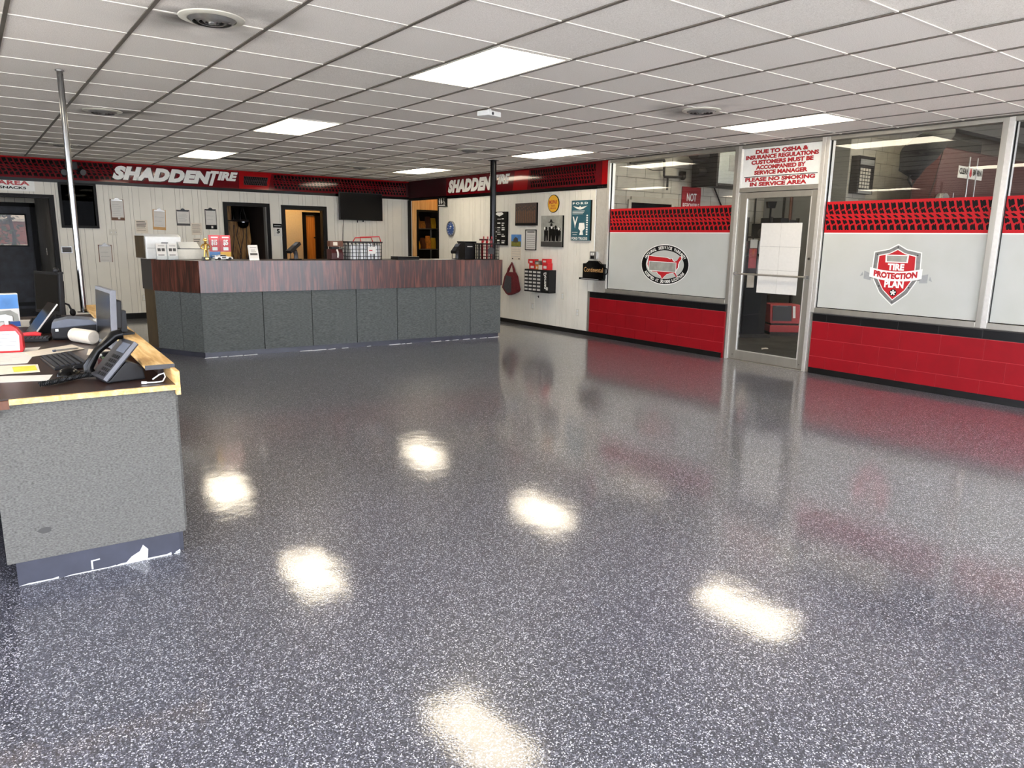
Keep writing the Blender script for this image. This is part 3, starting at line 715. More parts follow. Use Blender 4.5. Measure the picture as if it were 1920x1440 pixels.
# dark room behind the first doorway, beige room behind the second
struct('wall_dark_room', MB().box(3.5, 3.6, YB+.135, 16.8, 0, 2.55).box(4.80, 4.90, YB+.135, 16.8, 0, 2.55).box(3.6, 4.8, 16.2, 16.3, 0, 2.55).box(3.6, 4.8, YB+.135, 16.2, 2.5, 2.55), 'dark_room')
for nme, x0, x1, zt, fx0, fx1 in (('trim_6', 3.975, 4.70, 2.0, 3.905, 4.765), ('trim_7', 5.055, 5.835, 1.985, 4.985, 5.905)):
    struct(nme, MB().box(fx0, x0, YB-.02, YB-.001, 0, zt+.066).box(x1, fx1, YB-.02, YB-.001, 0, zt+.066).box(x0, x1, YB-.02, YB-.001, zt, zt+.066), 'black_paint')
struct('trim_8', MB().box(4.685, 4.6995, YB, YB+.13, 0, 2.0), 'grey_paint')
struct('trim_9', MB().box(5.055, 5.07, YB, YB+.13, 0, 1.985).box(5.82, 5.8345, YB, YB+.13, 0, 1.985).box(5.07, 5.82, YB, YB+.13, 1.97, 1.9845), 'black_paint')
struct('wall_beige_room', MB().box(4.90, 5.93, 15.6, 15.7, 0, 2.45).box(6.55, 7.2, 15.6, 15.7, 0, 2.45).box(5.93, 6.55, 15.6, 15.7, 1.97, 2.45).box(7.1, 7.2, YB+.135, 15.6, 0, 2.45).box(4.9, 7.2, YB+.135, 15.7, 2.45, 2.5).box(4.901, 4.92, YB+.135, 15.6, 0, 2.45).box(5.5, 7.2, 17.0, 17.09, 0, 2.4), 'beige_wall')
d = struct_root('door_3', (5.93, 15.6, 0))
obj('frame_jamb', MB().box(-.001, .075, -.02, -.001, 0, 1.97), 'black_paint', d); obj('frame_jamb', MB().box(.29, .62, -.02, .08, 0, 1.97), 'black_paint', d); obj('frame_head', MB().box(.0, .62, -.02, -.001, 1.91, 1.975), 'black_paint', d)
for k in range(3): obj('door_plank', MB().box(.08+k*.07, .148+k*.07, .03, .06, .0, 1.905), 'orange_wood', d)
obj('door_handle', MB().cyl((.272, -.03, 1.44), (.272, .03, 1.44), .016), 'black_paint', d)
# pine-lined corner beyond the opening by the corner, with a store cupboard behind
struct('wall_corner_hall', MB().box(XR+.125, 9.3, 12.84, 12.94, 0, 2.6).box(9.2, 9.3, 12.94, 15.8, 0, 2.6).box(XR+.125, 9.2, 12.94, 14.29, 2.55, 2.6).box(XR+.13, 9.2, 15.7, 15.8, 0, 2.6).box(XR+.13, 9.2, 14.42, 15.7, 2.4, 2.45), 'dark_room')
pw = struct('wall_pine', MB().box(XR+.115, 8.01, 14.315, 14.42, 0, 2.55).box(8.62, 9.2, 14.315, 14.42, 0, 2.55).box(8.01, 8.62, 14.315, 14.42, 2.03, 2.55), 'panel_groove')
x = XR+.116; k = 0
while x < 9.2:
    x1 = min(9.2, x+.115)
    for (a, b_, c, dd) in clip_rects(x+.001, x1-.001, 0, 2.55, [(8.01, 8.62, -.1, 2.03)]): obj('pine_board', MB().box(a, b_, 14.30, 14.316, c, dd), 'pine', pw)
    x = x1
struct('trim_10', MB().box(8.01, 8.05, 14.28, 14.2995, 0, 2.07).box(8.05, 8.62, 14.28, 14.2995, 2.03, 2.07), 'black_paint')

# ------------------------------------------------------------------ ceiling fixtures
def ceiling_light(i, j, label):
    x, y = GX+i*T, GY+j*T
    t = thing('ceiling_light', label, 'ceiling light', (x+T/2, y+T, HC), 0, 'recessed fluorescent ceiling lights')
    a, b = T/2, T
    obj('frame', MB().box(-a+.012, -a+.035, -b+.012, b-.012, -.004, .02).box(a-.035, a-.012, -b+.012, b-.012, -.004, .02).box(-a+.035, a-.035, -b+.012, -b+.032, -.004, .02).box(-a+.035, a-.035, b-.032, b-.012, -.004, .02), 'tee', t)
    obj('diffuser', MB().box(-a+.035, a-.035, -b+.032, b-.032, .002, .008), 'diffuser', t)
    obj('housing', MB().box(-a+.015, a-.015, -b+.015, b-.015, .021, .09), 'sheet_metal', t)
LN = {(-2, 3): 'large lit ceiling light in front of the small ceiling projector, nearest one in view', (-2, 9): 'lit ceiling light above the counter, second from the front in the row near the pole',
      (-2, 15): 'lit ceiling light closest to the back wall lettering, beside the slot vent', (4, 3): 'lit ceiling light by the glass door and service notice', (4, 9): 'lit ceiling light beside the red banner and first window', (4, 15): 'lit ceiling light in the far corner, above the wall-mounted television',
      (-8, 3): 'lit ceiling light over the office desk, out of view beside the pole', (-8, 9): 'lit ceiling light over the waiting area floor', (-8, 15): 'lit ceiling light before the rear hall', (-8, -3): 'lit ceiling light at the front window corner', (-2, -3): 'lit ceiling light just inside the front windows', (4, -3): 'lit ceiling light at the front end of the service windows'}
for i, j in LIGHTS: ceiling_light(i, j, LN[(i, j)])
VN = ['large round ceiling vent with soot marks, nearest the front', 'round sooty ceiling vent between the chrome pole and the counter', 'far round ceiling vent behind the chrome pole', 'round ceiling vent near the service notice light', 'round ceiling vent in front of the black post', 'small far round ceiling vent above the television']
for (vx, vy), lab in zip(VENTS, VN):
    t = thing('ceiling_vent', lab, 'air vent', (vx, vy, HC), 0, 'round ceiling vents')
    obj('flange', MB().lathe([(.128, -.010), (.150, -.012), (.172, -.004), (.174, .002), (.128, .002)], hollow=True, n=40), 'cream_plastic', t, smooth=True)
    for k, r in enumerate((.120, .088, .056)):
        obj('ring', MB().lathe([(r-.020, -.024), (r-.017, -.026), (r+.006, -.006), (r+.002, -.004)], hollow=True, n=36), 'steel', t, smooth=True)
    obj('hub', MB().lathe([(.001, -.032), (.018, -.030), (.024, -.020), (.004, -.016)], n=20), 'steel', t, smooth=True)
    obj('throat', MB().lathe([(.127, -.001), (.127, .0025), (.001, .0025), (.001, -.001)], n=36), 'black_paint', t)
t = thing('slot_vent', 'dark slotted ceiling grille beside the far ceiling light', 'air vent', (3.67, 12.1, HC))
obj('frame', MB().box(-.30, .30, -.12, -.10, -.006, .0).box(-.30, .30, .10, .12, -.006, .0).box(-.30, -.28, -.10, .10, -.006, .0).box(.28, .30, -.10, .10, -.006, .0), 'runner', t)
for k in range(6): obj('slat', MB().box(-.28, .28, -.095+k*.034, -.075+k*.034, -.006, -.001), 'dark_iron', t)
t = thing('ceiling_projector', 'small white box projector hanging from the ceiling grid', 'projector', (4.02, 5.8, HC), .25)
obj('mount', MB().cyl((0, 0, -.02), (0, 0, 0), .02).tube([(.03, .0, -.02), (.08, .03, -.005), (.12, .02, -.02)], .004), 'white_plastic', t)
obj('body', MB().box(-.09, .09, -.07, .07, -.065, -.02), 'white_plastic', t, bevel=.008)
obj('lens', MB().cyl((-.03, -.075, -.045), (-.03, -.069, -.045), .014), 'lens_off', t)
t = thing('chrome_pole', 'shiny chrome pole rising from the office desk to the ceiling', 'pole', (.70, 6.53, .865))
obj('tube', MB().cyl((0, 0, .004), (0, 0, HC-.865-.012), .021, n=20), 'chrome', t, smooth=True); obj('floor_flange', MB().cyl((0, 0, 0), (0, 0, .005), .045), 'chrome', t); obj('ceiling_flange', MB().cyl((0, 0, HC-.865-.012), (0, 0, HC-.865-.003), .03), 'steel', t)
t = thing('support_post', 'slim black steel post from floor to ceiling at the counter end', 'post', (6.585, 9.375, 0))
obj('shaft', MB().cyl((0, 0, .01), (0, 0, HC-.012), .047, n=24), 'gloss_black', t, smooth=True); obj('base_plate', MB().box(-.07, .07, -.07, .07, 0, .01), 'gloss_black', t); obj('top_plate', MB().box(-.06, .06, -.06, .06, HC-.012, HC-.004), 'gloss_black', t)

# ------------------------------------------------------------------ red banners under the ceiling
ZB0, ZB1 = 2.312, 2.633
def banner_text(t, x0, x1, xt0, xt1, z0, z1):
    text('lettering', 'SHADDEN', x0, x1, z0, z1, -.0145, 'print_white', t, bold=.075, shear=.30, spacing=1.1)
    text('lettering_shadow', 'SHADDEN', x0+.012, x1+.018, z0-.010, z1-.004, -.0138, 'banner_maroon', t, bold=.085, shear=.30, spacing=1.1)
    h = z1-z0; w = xt1-xt0
    obj('tall_letter', MB().poly([(xt0-.075, z0-.02), (xt0-.018, z0-.02), (xt0+.058, z1-.034), (xt0+.104, z1-.034), (xt0+.115, z1+.012), (xt0-.025, z1+.012), (xt0-.036, z1-.034), (xt0+.0, z1-.034)], -.0145), 'print_white', t)
    text('lettering', 'IRE', xt0+.075, xt1, z0+h*.36, z1+.010, -.0145, 'print_white', t, bold=.06, shear=.30)
t = thing('wall_banner', 'long red banner with white lettering and tread marks along the back wall', 'banner', (0, YB, 0))
obj('panel', MB().box(XL, XR-.003, -.013, -.0005, ZB0, ZB1), 'banner_red', t)
obj('lower_edge', MB().box(XL, XR-.003, -.022, -.0005, 2.262, ZB0), 'gloss_black', t)
obj('upper_line', MB().box(XL, XR-.003, -.0135, -.0131, ZB1-.018, ZB1), 'banner_bright', t)
obj('tread_print', tread(MB(), -1.5, 2.16, ZB0+.035, ZB1-.03, -.0135, .078), 'banner_black', t)
obj('tread_print', tread(MB(), 4.86, XR-.08, ZB0+.035, ZB1-.035, -.0135, .068), 'banner_black', t)
obj('red_block', MB().poly([(4.215, ZB0+.005), (4.76, ZB0+.005), (4.83, ZB1-.02), (4.23, ZB1-.02)], -.0136), 'banner_bright', t)
obj('dark_block', MB().poly([(4.30, ZB0+.075), (4.72, ZB0+.075), (4.765, ZB1-.09), (4.31, ZB1-.09)], -.0139), 'banner_maroon', t)
obj('block_tread', tread(MB(), 4.31, 4.74, ZB0+.08, ZB1-.095, -.0142, .04), 'banner_black', t)
obj('corner_block', MB().poly([(XR-.07, ZB0+.005), (XR-.004, ZB0+.005), (XR-.004, ZB1-.018), (XR-.07, ZB1-.018)], -.0136), 'banner_maroon', t)
banner_text(t, 2.135, 3.735, 3.76, 4.205, 2.36, 2.588)
t = thing('wall_banner', 'red banner with white lettering continuing along the side wall to the first window', 'banner', (XR, YB, 0), RW)
LL = YB-8.10
obj('panel', MB().box(0.025, LL, -.013, -.0005, ZB0-.02, ZB1), 'banner_red', t)
obj('lower_edge', MB().box(0.025, LL, -.022, -.0005, 2.235, ZB0-.02), 'gloss_black', t)
obj('dark_block', MB().box(0.027, 1.55, -.0136, -.0131, ZB0-.018, ZB1-.004), 'banner_maroon', t)
obj('red_block', MB().poly([(3.74, ZB0-.015), (4.15, ZB0-.015), (4.2, ZB1-.02), (3.80, ZB1-.02)], -.0136), 'banner_bright', t)
obj('end_block', MB().box(LL-.13, LL, -.0137, -.0131, ZB0-.02, ZB1), 'banner_bright', t)
obj('tread_print', tread(MB(), 4.24, LL-.27, ZB0+.01, ZB1-.03, -.0140, .064), 'banner_black', t)
obj('seam', MB().box(LL-.137, LL-.131, -.0142, -.013, ZB0-.02, ZB1), 'banner_maroon', t)
banner_text(t, YB-12.585, YB-11.09, YB-10.985, YB-10.54, 2.335, 2.578)

# ------------------------------------------------------------------ things on the back wall
t = thing('area_sign', 'white sign with red and black capitals above the hall opening', 'sign', (.02, YB-.001, 2.105))
obj('board', MB().box(0, .995, -.012, -.001, 0, .178), 'print_white', t)
text('lettering', 'WAIT AREA', .03, .93, .088, .155, -.0128, 'print_red', t, bold=.04); text('lettering', '& SNACKS', .44, .88, .028, .068, -.0128, 'print_black', t, bold=.035)
t = thing('emergency_light', 'black twin-head emergency light on the red banner behind the chrome pole', 'lamp', (1.56, YB-.014, 2.40))
obj('mount', MB().box(-.10, .07, -.06, -.002, .08, .20), 'black_plastic', t, bevel=.006)
for sx, lz in ((-.10, .02), (.10, .035)):
    a = obj('lamp_head', MB().cyl((sx, -.05, lz+.03), (sx*1.3, -.15, lz), .045, .055), 'gloss_black', t, smooth=True); obj('lens', MB().cyl((sx*1.31, -.151, lz), (sx*1.34, -.158, lz-.002), .048), 'lens_off', a, smooth=True)
obj('wire', MB().tube([(-.12, -.03, .18), (-.14, -.03, .23), (-.10, -.03, .2)], .004).tube([(-.05, -.03, .19), (-.04, -.03, .225)], .004), 'black_plastic', t)
def clipboard(x, z0, w, h, lab, board='hardboard', paper_h=.86, tilt=0.0, lines=7, clip='steel', logo=False):
    t = thing('clipboard', lab, 'clipboard', (x, YB-.001, z0)); t.rotation_euler = (0, tilt, 0)
    t['group'] = 'clipboards hanging on the back wall'
    obj('board', MB().box(0, w, -.006, -.002, 0, h), board, t)
    p0 = h*(1-paper_h)
    obj('sheet', MB().box(.012, w-.010, -.0078, -.0062, p0, h-.02), 'paper', t)
    mb = MB()
    for k in range(lines): mb.box(.03, w-.03-random.uniform(0, .05), -.0083, -.0079, p0+.03+k*(h*paper_h-.09)/lines, p0+.034+k*(h*paper_h-.09)/lines)
    obj('print', mb, 'print_grey', t)
    obj('clip', MB().box(.018, w-.018, -.016, -.008, h-.028, h-.006).prism_y([(w/2-.045, h-.006), (w/2+.045, h-.006), (w/2+.02, h+.022), (w/2-.02, h+.022)], -.014, -.008), clip, t)
    obj('hook', MB().cyl((w/2, -.012, h+.028), (w/2, -.001, h+.028), .007), 'steel', t)
    if logo: obj('label_patch', MB().box(w*.5, w*.66, -.0068, -.0062, .02, .06), 'paper', t)
    return t
clipboard(2.065, 1.685, .205, .35, 'brown clipboard with white sheets, highest one, beside the dark window', logo=True)
clipboard(1.825, .985, .205, .29, 'clipboard with a long white sheet, lowest one, under the light switches', paper_h=1.0, lines=3)
clipboard(2.70, 1.545, .21, .345, 'tilted clipboard with an orange folder behind its white sheet', board='manila', tilt=.05, lines=3)
clipboard(3.095, 1.62, .225, .275, 'clipboard with a black clip and a ruled form above a loose sheet', clip='gloss_black', board='print_dark', lines=8)
clipboard(3.58, 1.565, .20, .36, 'black clipboard with a white sheet beside the dark doorway', clip='gloss_black', board='print_black', paper_h=.78, lines=3, logo=True)
def notice(x, z0, w, h, lab, heavy=4, light=3):
    t = thing('paper_notice', lab, 'paper', (x, YB-.0005, z0)); obj('sheet', MB().box(0, w, -.002, -.0003, 0, h), 'paper_cream', t)
    mb = MB(); n = heavy+light
    for k in range(n):
        z = h*(.9-.8*k/n); mb.box(w*.08, w*(.92-random.uniform(0, .15)), -.0026, -.002, z-(.012 if k < heavy else .005), z)
    obj('print', mb, 'print_dark', t)
notice(2.428, 1.485, .19, .215, 'small cream notice with bold print above the white printer')
notice(3.335, 1.46, .18, .21, 'pale ruled sheet pinned under the form clipboard', 0, 8)
notice(3.35, 1.20, .135, .205, 'small pale notice low on the wall behind the gold trophy', 2, 3)
def plate(name, lab, cat, loc, rz, w, h, kind):
    t = thing(name, lab, cat, loc, rz); obj('cover_plate', MB().box(-w/2, w/2, -.007, -.0005, -h/2, h/2), 'cream_plastic', t, bevel=.002)
    if kind == 'switch':
        n = 2 if w > .1 else 1
        for k in range(n): obj('toggle', MB().box(-w/4*(n-1)+k*w/2-.006, -w/4*(n-1)+k*w/2+.006, -.018, -.007, -.014, .010), 'white_plastic', t)
        obj('dial', MB().cyl((w*.3, -.014, 0), (w*.3, -.007, 0), .010), 'print_dark', t)
    elif kind == 'outlet':
        for z in (-.022, .022):
            f = obj('socket', MB().box(-.017, .017, -.009, -.007, z-.014, z+.014), 'white_plastic', t); obj('slots', MB().box(-.009, -.006, -.0096, -.009, z-.006, z+.006).box(.006, .009, -.0096, -.009, z-.006, z+.006), 'print_black', f)
    return t
plate('switch_plate', 'double switch plate under the highest clipboard', 'switch', (2.075, YB, 1.485), 0, .125, .10, 'switch')
plate('wall_outlet', 'wall outlet low on the back wall beside the counter end', 'outlet', (2.468, YB, .362), 0, .075, .115, 'outlet')
t = thing('key_panel', 'small dark engraved panel beside the hall opening', 'panel', (1.29, YB-.0005, 1.135)); obj('plate', MB().box(0, .155, -.012, -.0005, 0, .11), 'steel', t); obj('face', MB().box(.012, .143, -.014, -.012, .012, .098), 'print_dark', t)
t = thing('hall_switch', 'light switch on the grey hall side wall', 'switch', (1.191, 15.55, 1.13), RW); obj('cover_plate', MB().box(-.04, .04, -.006, 0, -.06, .06), 'cream_plastic', t); obj('toggle', MB().box(-.006, .006, -.014, -.006, -.012, .012), 'print_dark', t)
t = thing('day_calendar', 'day number plaque reading five between the two doorways', 'calendar', (4.815, YB-.0005, 1.46)); obj('header', MB().box(.0, .165, -.012, -.0005, .16, .235), 'print_black', t); obj('card', MB().box(.012, .175, -.008, -.0005, 0, .155), 'paper', t)
text('numeral', '5', .065, .125, .05, .135, -.0085, 'print_black', t, bold=.05); obj('header_print', MB().box(.02, .145, -.0126, -.012, .19, .205), 'print_grey', t)
t = thing('television', 'black flat television mounted high on the back wall', 'television', (6.605, YB-.10, 1.80))
obj('bezel', MB().box(-.475, .475, -.025, .02, 0, .545), 'black_plastic', t, bevel=.006); obj('screen', MB().box(-.460, .460, -.0265, -.0248, .018, .53), 'gloss_black', t); obj('wall_mount', MB().box(-.2, .2, .02, .099, .15, .4), 'black_plastic', t)
obj('foot_stub', MB().box(-.09, -.075, -.01, .005, -.045, .0).box(.03, .055, -.01, .005, -.03, 0), 'black_plastic', t)
obj('power_cable', MB().tube([(-.37, .02, .02), (-.375, .06, -.15), (-.38, .08, -.4), (-.40, .085, -.62)], .005), 'black_plastic', t)

# ------------------------------------------------------------------ things on the right wall
def wthing(name, lab, cat, y, z, off=0.0005): return thing(name, lab, cat, (XR-off, y, z), RW)
t = wthing('restroom_sign', 'dark restroom pictogram sign beside the pine-lined opening', 'sign', 12.955, 2.085)
obj('board', MB().box(0, .33, -.03, -.001, 0, .18), 'print_black', t)
pg = MB()
for cx, fem in ((.07, False), (.155, True)):
    q = disc(cx, .145, .014, -.0306, 12); pg.add(q.v, q.f)
    pg.poly([(cx-.012, .05), (cx+.012, .05), (cx+.026, .125), (cx-.026, .125)] if not fem else [(cx-.012, .05), (cx+.012, .05), (cx+.012, .07), (cx+.032, .07), (cx+.018, .127), (cx-.018, .127), (cx-.032, .07), (cx-.012, .07)], -.0306)
pg.poly([(.108, .05), (.113, .05), (.113, .155), (.108, .155)], -.0306)
q = disc(.24, .145, .011, -.0306, 12); pg.add(q.v, q.f)
pg.poly([(.232, .08), (.262, .08), (.278, .05), (.288, .054), (.268, .093), (.245, .093), (.245, .13), (.232, .13)], -.0306)
for k in range(18):
    a, b = math.radians(100+k*15), math.radians(115+k*15); c0 = (.246, .075)
    pg.poly([(c0[0]+.026*math.cos(a), c0[1]+.026*math.sin(a)), (c0[0]+.034*math.cos(a), c0[1]+.034*math.sin(a)), (c0[0]+.034*math.cos(b), c0[1]+.034*math.sin(b)), (c0[0]+.026*math.cos(b), c0[1]+.026*math.sin(b))], -.0306)
pg.poly([(.03, .016), (.29, .016), (.29, .032), (.03, .032)], -.0306)
obj('pictograms', pg, 'print_white', t)
t = wthing('wall_clock', 'round blue wall clock beside the restroom opening', 'clock', 12.48, 1.655)
obj('rim', MB().lathe([(.130, .001), (.150, .001), (.150, .03), (.142, .036), (.130, .03)], axis='y', n=32, hollow=True), 'steel', t, smooth=True)
obj('dial', MB().cyl((0, -.02, 0), (0, -.001, 0), .131, n=32), 'clock_blue', t)
tk = MB()
for k in range(12):
    a = 2*PI*k/12; c_, s_ = math.cos(a), math.sin(a)
    tk.poly([(.10*c_-.006*s_, .10*s_+.006*c_), (.10*c_+.006*s_, .10*s_-.006*c_), (.12*c_+.006*s_, .12*s_-.006*c_), (.12*c_-.006*s_, .12*s_+.006*c_)], -.0206)
obj('hour_marks', tk, 'print_white', t); obj('emblem', MB().box(-.03, .03, -.0206, -.02, .03, .05), 'print_white', t)
obj('hand', MB().poly([(-.003, 0), (.003, 0), (.004, .085), (-.002, .085)], -.022).poly([(0, -.004), (0, .004), (-.06, .012), (-.06, .006)], -.0225), 'print_white', t)
def canvas(name, lab, y_hi, y_lo, z0, z1, face, side='gloss_black', th=.035):
    t = wthing(name, lab, 'picture', y_hi, z0); w, h = y_hi-y_lo, z1-z0
    obj('stretcher', MB().box(0, w, -th, -.001, 0, h), side, t); obj('print_face', MB().box(.001, w-.001, -th-.001, -th, .001, h-.001), face, t)
    return t, w, h, -th-.0015
t, w, h, y = canvas('blackboard_poster', 'tall black poster with white script behind the black post', 11.03, 10.585, 1.36, 1.945, 'print_black')
mb = MB(); mb.poly([(w*.22, h*.93), (w*.5, h*.86), (w*.78, h*.93), (w*.68, h*.98), (w*.32, h*.98)][::-1], y)
for k in range(12):
    for c_ in range(3):
        if random.random() < .8: mb.box(w*(.06+.3*c_), w*(.06+.3*c_+random.uniform(.12, .26)), y-.0004, y, h*(.06+k*.065), h*(.06+k*.065)+random.uniform(.008, .026))
obj('print', mb, 'print_white', t)
t, w, h, y = canvas('group_photo_canvas', 'wide brown canvas photo of a crowd of figures, leftmost high picture', 10.34, 9.75, 1.70, 2.075, 'photo_brown')
mb = MB()
for k in range(11):
    cx = w*(.07+.085*k); q = disc(cx, h*(.76+.05*(k % 3)), .013, y-.0004, 10); mb.add(q.v, q.f); mb.poly([(cx-.013, h*.12), (cx+.015, h*.12), (cx+.017, h*.66), (cx-.016, h*(.64+.05*(k % 3)))], y-.0003)
obj('figures', mb, 'hardboard', t); obj('shade_strip', MB().box(.004, w-.004, y-.0009, y-.0005, .004, h*.12), 'print_black', t)
t = wthing('round_parts_sign', 'round yellow metal sign with red lettering above the cowboy picture', 'sign', 9.345, 2.045)
obj('disc', MB().cyl((0, -.012, 0), (0, -.001, 0), .142, n=36), 'print_black', t); obj('face', MB().cyl((0, -.0135, 0), (0, -.012, 0), .132, n=36), 'yellow', t)
text('lettering', 'MOPAR', -.10, .10, -.005, .055, -.0142, 'print_red', t, bold=.03); text('lettering', 'PARTS', -.05, .05, -.05, -.02, -.0142, 'print_red', t, bold=.02); text('lettering', 'SERVICE', -.07, .07, -.085, -.06, -.0142, 'print_red', t, bold=.02)
t = wthing('wall_calendar', 'hanging calendar with a landscape photo above a pale date sheet', 'calendar', 10.485, 1.115)
obj('picture', MB().box(0, .285, -.006, -.001, .225, .435), 'blue_sky', t); obj('picture_field', MB().box(.004, .281, -.0065, -.006, .229, .32), 'field_green', t); obj('picture_tree', MB().poly([(.05, .30), (.2, .30), (.19, .37), (.13, .395), (.07, .36)], -.0068), 'print_dark', t)
obj('date_sheet', MB().box(-.005, .285, -.005, -.001, .0, .222), 'paper_cream', t); obj('date_grid', MB().box(.02, .265, -.0055, -.005, .06, .064).box(.02, .265, -.0055, -.005, .1, .104).box(.02, .265, -.0055, -.005, .14, .144).box(.02, .265, -.0055, -.005, .18, .184), 'print_grey', t); obj('clip', MB().box(.03, .06, -.008, -.005, .01, .03).box(.22, .25, -.008, -.005, .01, .03), 'print_black', t)
t = wthing('framed_certificate', 'black framed certificate of printed text under the crowd picture', 'picture', 10.075, 1.29)
obj('frame', MB().box(0, .012, -.015, -.001, 0, .345).box(.288, .30, -.015, -.001, 0, .345).box(.012, .288, -.015, -.001, 0, .012).box(.012, .288, -.015, -.001, .333, .345), 'gloss_black', t); obj('sheet', MB().box(.012, .288, -.008, -.001, .012, .333), 'paper', t)
mb = MB().box(.05, .25, -.0086, -.008, .295, .312)
for k in range(7): mb.box(.04, .26, -.0085, -.008, .045+k*.034, .050+k*.034)
obj('print', mb, 'print_dark', t)
t, w, h, y = canvas('cowboy_photo_canvas', 'black and white canvas photo of people walking under the round yellow sign', 9.62, 9.075, 1.355, 1.855, 'canvas_grey')
mb = MB()
for cx, hh, ww in ((.14, .62, .10), (.27, .74, .12), (.38, .66, .11), (.47, .6, .08)):
    mb.poly([(cx-ww/2, h*.18), (cx-.01, h*.18), (cx, h*.38), (cx+.012, h*.18), (cx+ww/2, h*.2), (cx+ww*.55, h*hh*.86), (cx-ww*.55, h*hh*.86)], y-.0004); q = disc(cx, h*hh*.95, .03, y-.0006, 12); mb.add(q.v, q.f)
mb.poly([(.17, h*.79), (.37, h*.76), (.30, h*.80), (.28, h*.88), (.24, h*.88), (.23, h*.81)], y-.0008)
obj('figures', mb, 'print_black', t); obj('ground', MB().box(.004, w-.004, y-.0003, y, .004, h*.17), 'print_dark', t)
mb = MB()
for cx, cz in ((.10, .60), (.28, .62), (.46, .58)): q = disc(cx, h*cz, .022, y-.001, 10); mb.add(q.v, q.f)
obj('highlights', mb, 'print_white', t)
t, w, h, y = canvas('truck_poster', 'tall teal poster headed with white capitals beside the conduit', 8.865, 8.425, 1.465, 2.075, 'teal')
text('lettering', 'FORD', w*.06, w*.86, h*.90, h*.955, y-.0006, 'print_white', t, bold=.05, spacing=1.5); text('lettering', 'FORD TRUCKS', w*.05, w*.88, h*.02, h*.085, y-.0006, 'print_white', t, bold=.03)
mb = MB().poly([(w*.08, h*.86), (w*.40, h*.83), (w*.46, h*.865), (w*.52, h*.83), (w*.84, h*.86), (w*.62, h*.79), (w*.46, h*.77), (w*.30, h*.79)], y-.0006)
for k in range(3): mb.box(w*.06, w*(.62+.04*k), y-.0006, y, h*(.66+.035*k), h*(.672+.035*k))
mb.poly([(w*.08, h*.6), (w*.14, h*.6), (w*.22, h*.46), (w*.30, h*.6), (w*.36, h*.6), (w*.24, h*.38), (w*.22, h*.30), (w*.19, h*.38)][::-1], y-.0006)
mb.poly([(w*.44, h*.44), (w*.70, h*.44), (w*.74, h*.3), (w*.62, h*.24), (w*.66, h*.14), (w*.46, h*.14), (w*.50, h*.24), (w*.40, h*.3)], y-.0006)
for k in range(9): mb.box(w*.80, w*.88, y-.0006, y, h*(.14+k*.058), h*(.175+k*.058))
mb.box(w*.06, w*.36, y-.0006, y, h*.20, h*.212); mb.box(w*.10, w*.32, y-.0006, y, h*.14, h*.152)
obj('print', mb, 'print_white', t)
t = wthing('hanging_tote_bag', 'dark red and grey tote bag hanging from a wall hook', 'bag', 10.42, .50)
obj('hook', MB().box(-.012, .012, -.03, -.001, .545, .575), 'white_plastic', t)
obj('bag_body', MB().prism_y([(-.22, .12), (-.10, .02), (-.02, -.01), (.20, .06), (.24, .10), (.16, .33), (.10, .40), (-.08, .40), (-.15, .32)], -.09, -.004), 'fabric_red', t, bevel=.012)
obj('front_panel', MB().prism_y([(-.17, .12), (-.04, .03), (.07, .05), (.07, .32), (-.09, .34)], -.094, -.0895), 'fabric_grey', t)
obj('strap', MB().tube([(-.09, -.05, .38), (-.05, -.04, .47), (0, -.025, .56), (.05, -.04, .47), (.09, -.05, .38)], .014).tube([(-.15, -.05, .30), (-.08, -.05, .46), (0, -.03, .57), (.10, -.04, .44), (.15, -.05, .30)], .010), 'fabric_red', t, smooth=True)
t = wthing('parts_drawer_cabinet', 'black wall cabinet of small parts drawers with white script on its side', 'cabinet', 9.90, .605)
obj('body', MB().box(0, .66, -.15, -.001, 0, .375), 'black_plastic', t, bevel=.004)
mb_d = MB().box(0, .105, -.012, 0, 0, .048).mesh('drawer', 'dark_plastic'); mb_l = MB().box(.012, .093, -.0135, -.012, .010, .038).mesh('drawer_label', 'paper')
for r in range(6):
    for c_ in range(4):
        dr = obj('drawer', mb_d, None, t); dr.location = (.018+c_*.112, -.151, .018+r*.058); obj('drawer_label', mb_l, None, dr)
sc = text_mb(MB(), 'Dorman', 0, .27, 0, .07, 0, bold=.03, shear=.2); sc.v = [(.56-z+.03, -.1515, .34-x) for x, y_, z in sc.v]
obj('lettering', sc, 'print_white', t); obj('logo_patch', MB().box(.585, .635, -.1525, -.150, .05, .10), 'paper', t)
BX = [(.09, .0, 'red_plastic', .16, .09), (.26, .0, 'orange_box', .07, .08), (.34, .0, 'paper_cream', .09, .07), (.44, .0, 'red_plastic', .14, .11), (.06, .09, 'red_plastic', .15, .075), (.43, .11, 'red_plastic', .13, .07), (.24, .08, 'steel', .12, .06)]
BL = ['red carton on the left of the drawer cabinet top', 'small orange carton in the middle of the drawer cabinet top', 'cream carton beside the orange one on the drawer cabinet', 'tall red carton on the right of the drawer cabinet top', 'upper red carton stacked on the left red carton', 'upper red carton stacked on the tall right one', 'grey carton resting on the orange and cream cartons']
for (bx_, bz, mm, bw, bh), lab in zip(BX, BL):
    if bz == .08: bz = .081
    t = wthing('parts_carton', lab, 'box', 9.90-bx_, .981+bz, .012); t['group'] = 'cartons on the drawer cabinet'
    obj('carton', MB().box(0, bw, -.11, -.005, 0, bh), mm, t, bevel=.002); obj('label', MB().box(bw*.25, bw*.8, -.1108, -.11, bh*.2, bh*.6), 'paper', t)
t = wthing('stove_shaped_plaque', 'black wall plaque with gold script and a stepped outline beside the first window', 'plaque', 8.545, .875, .026)
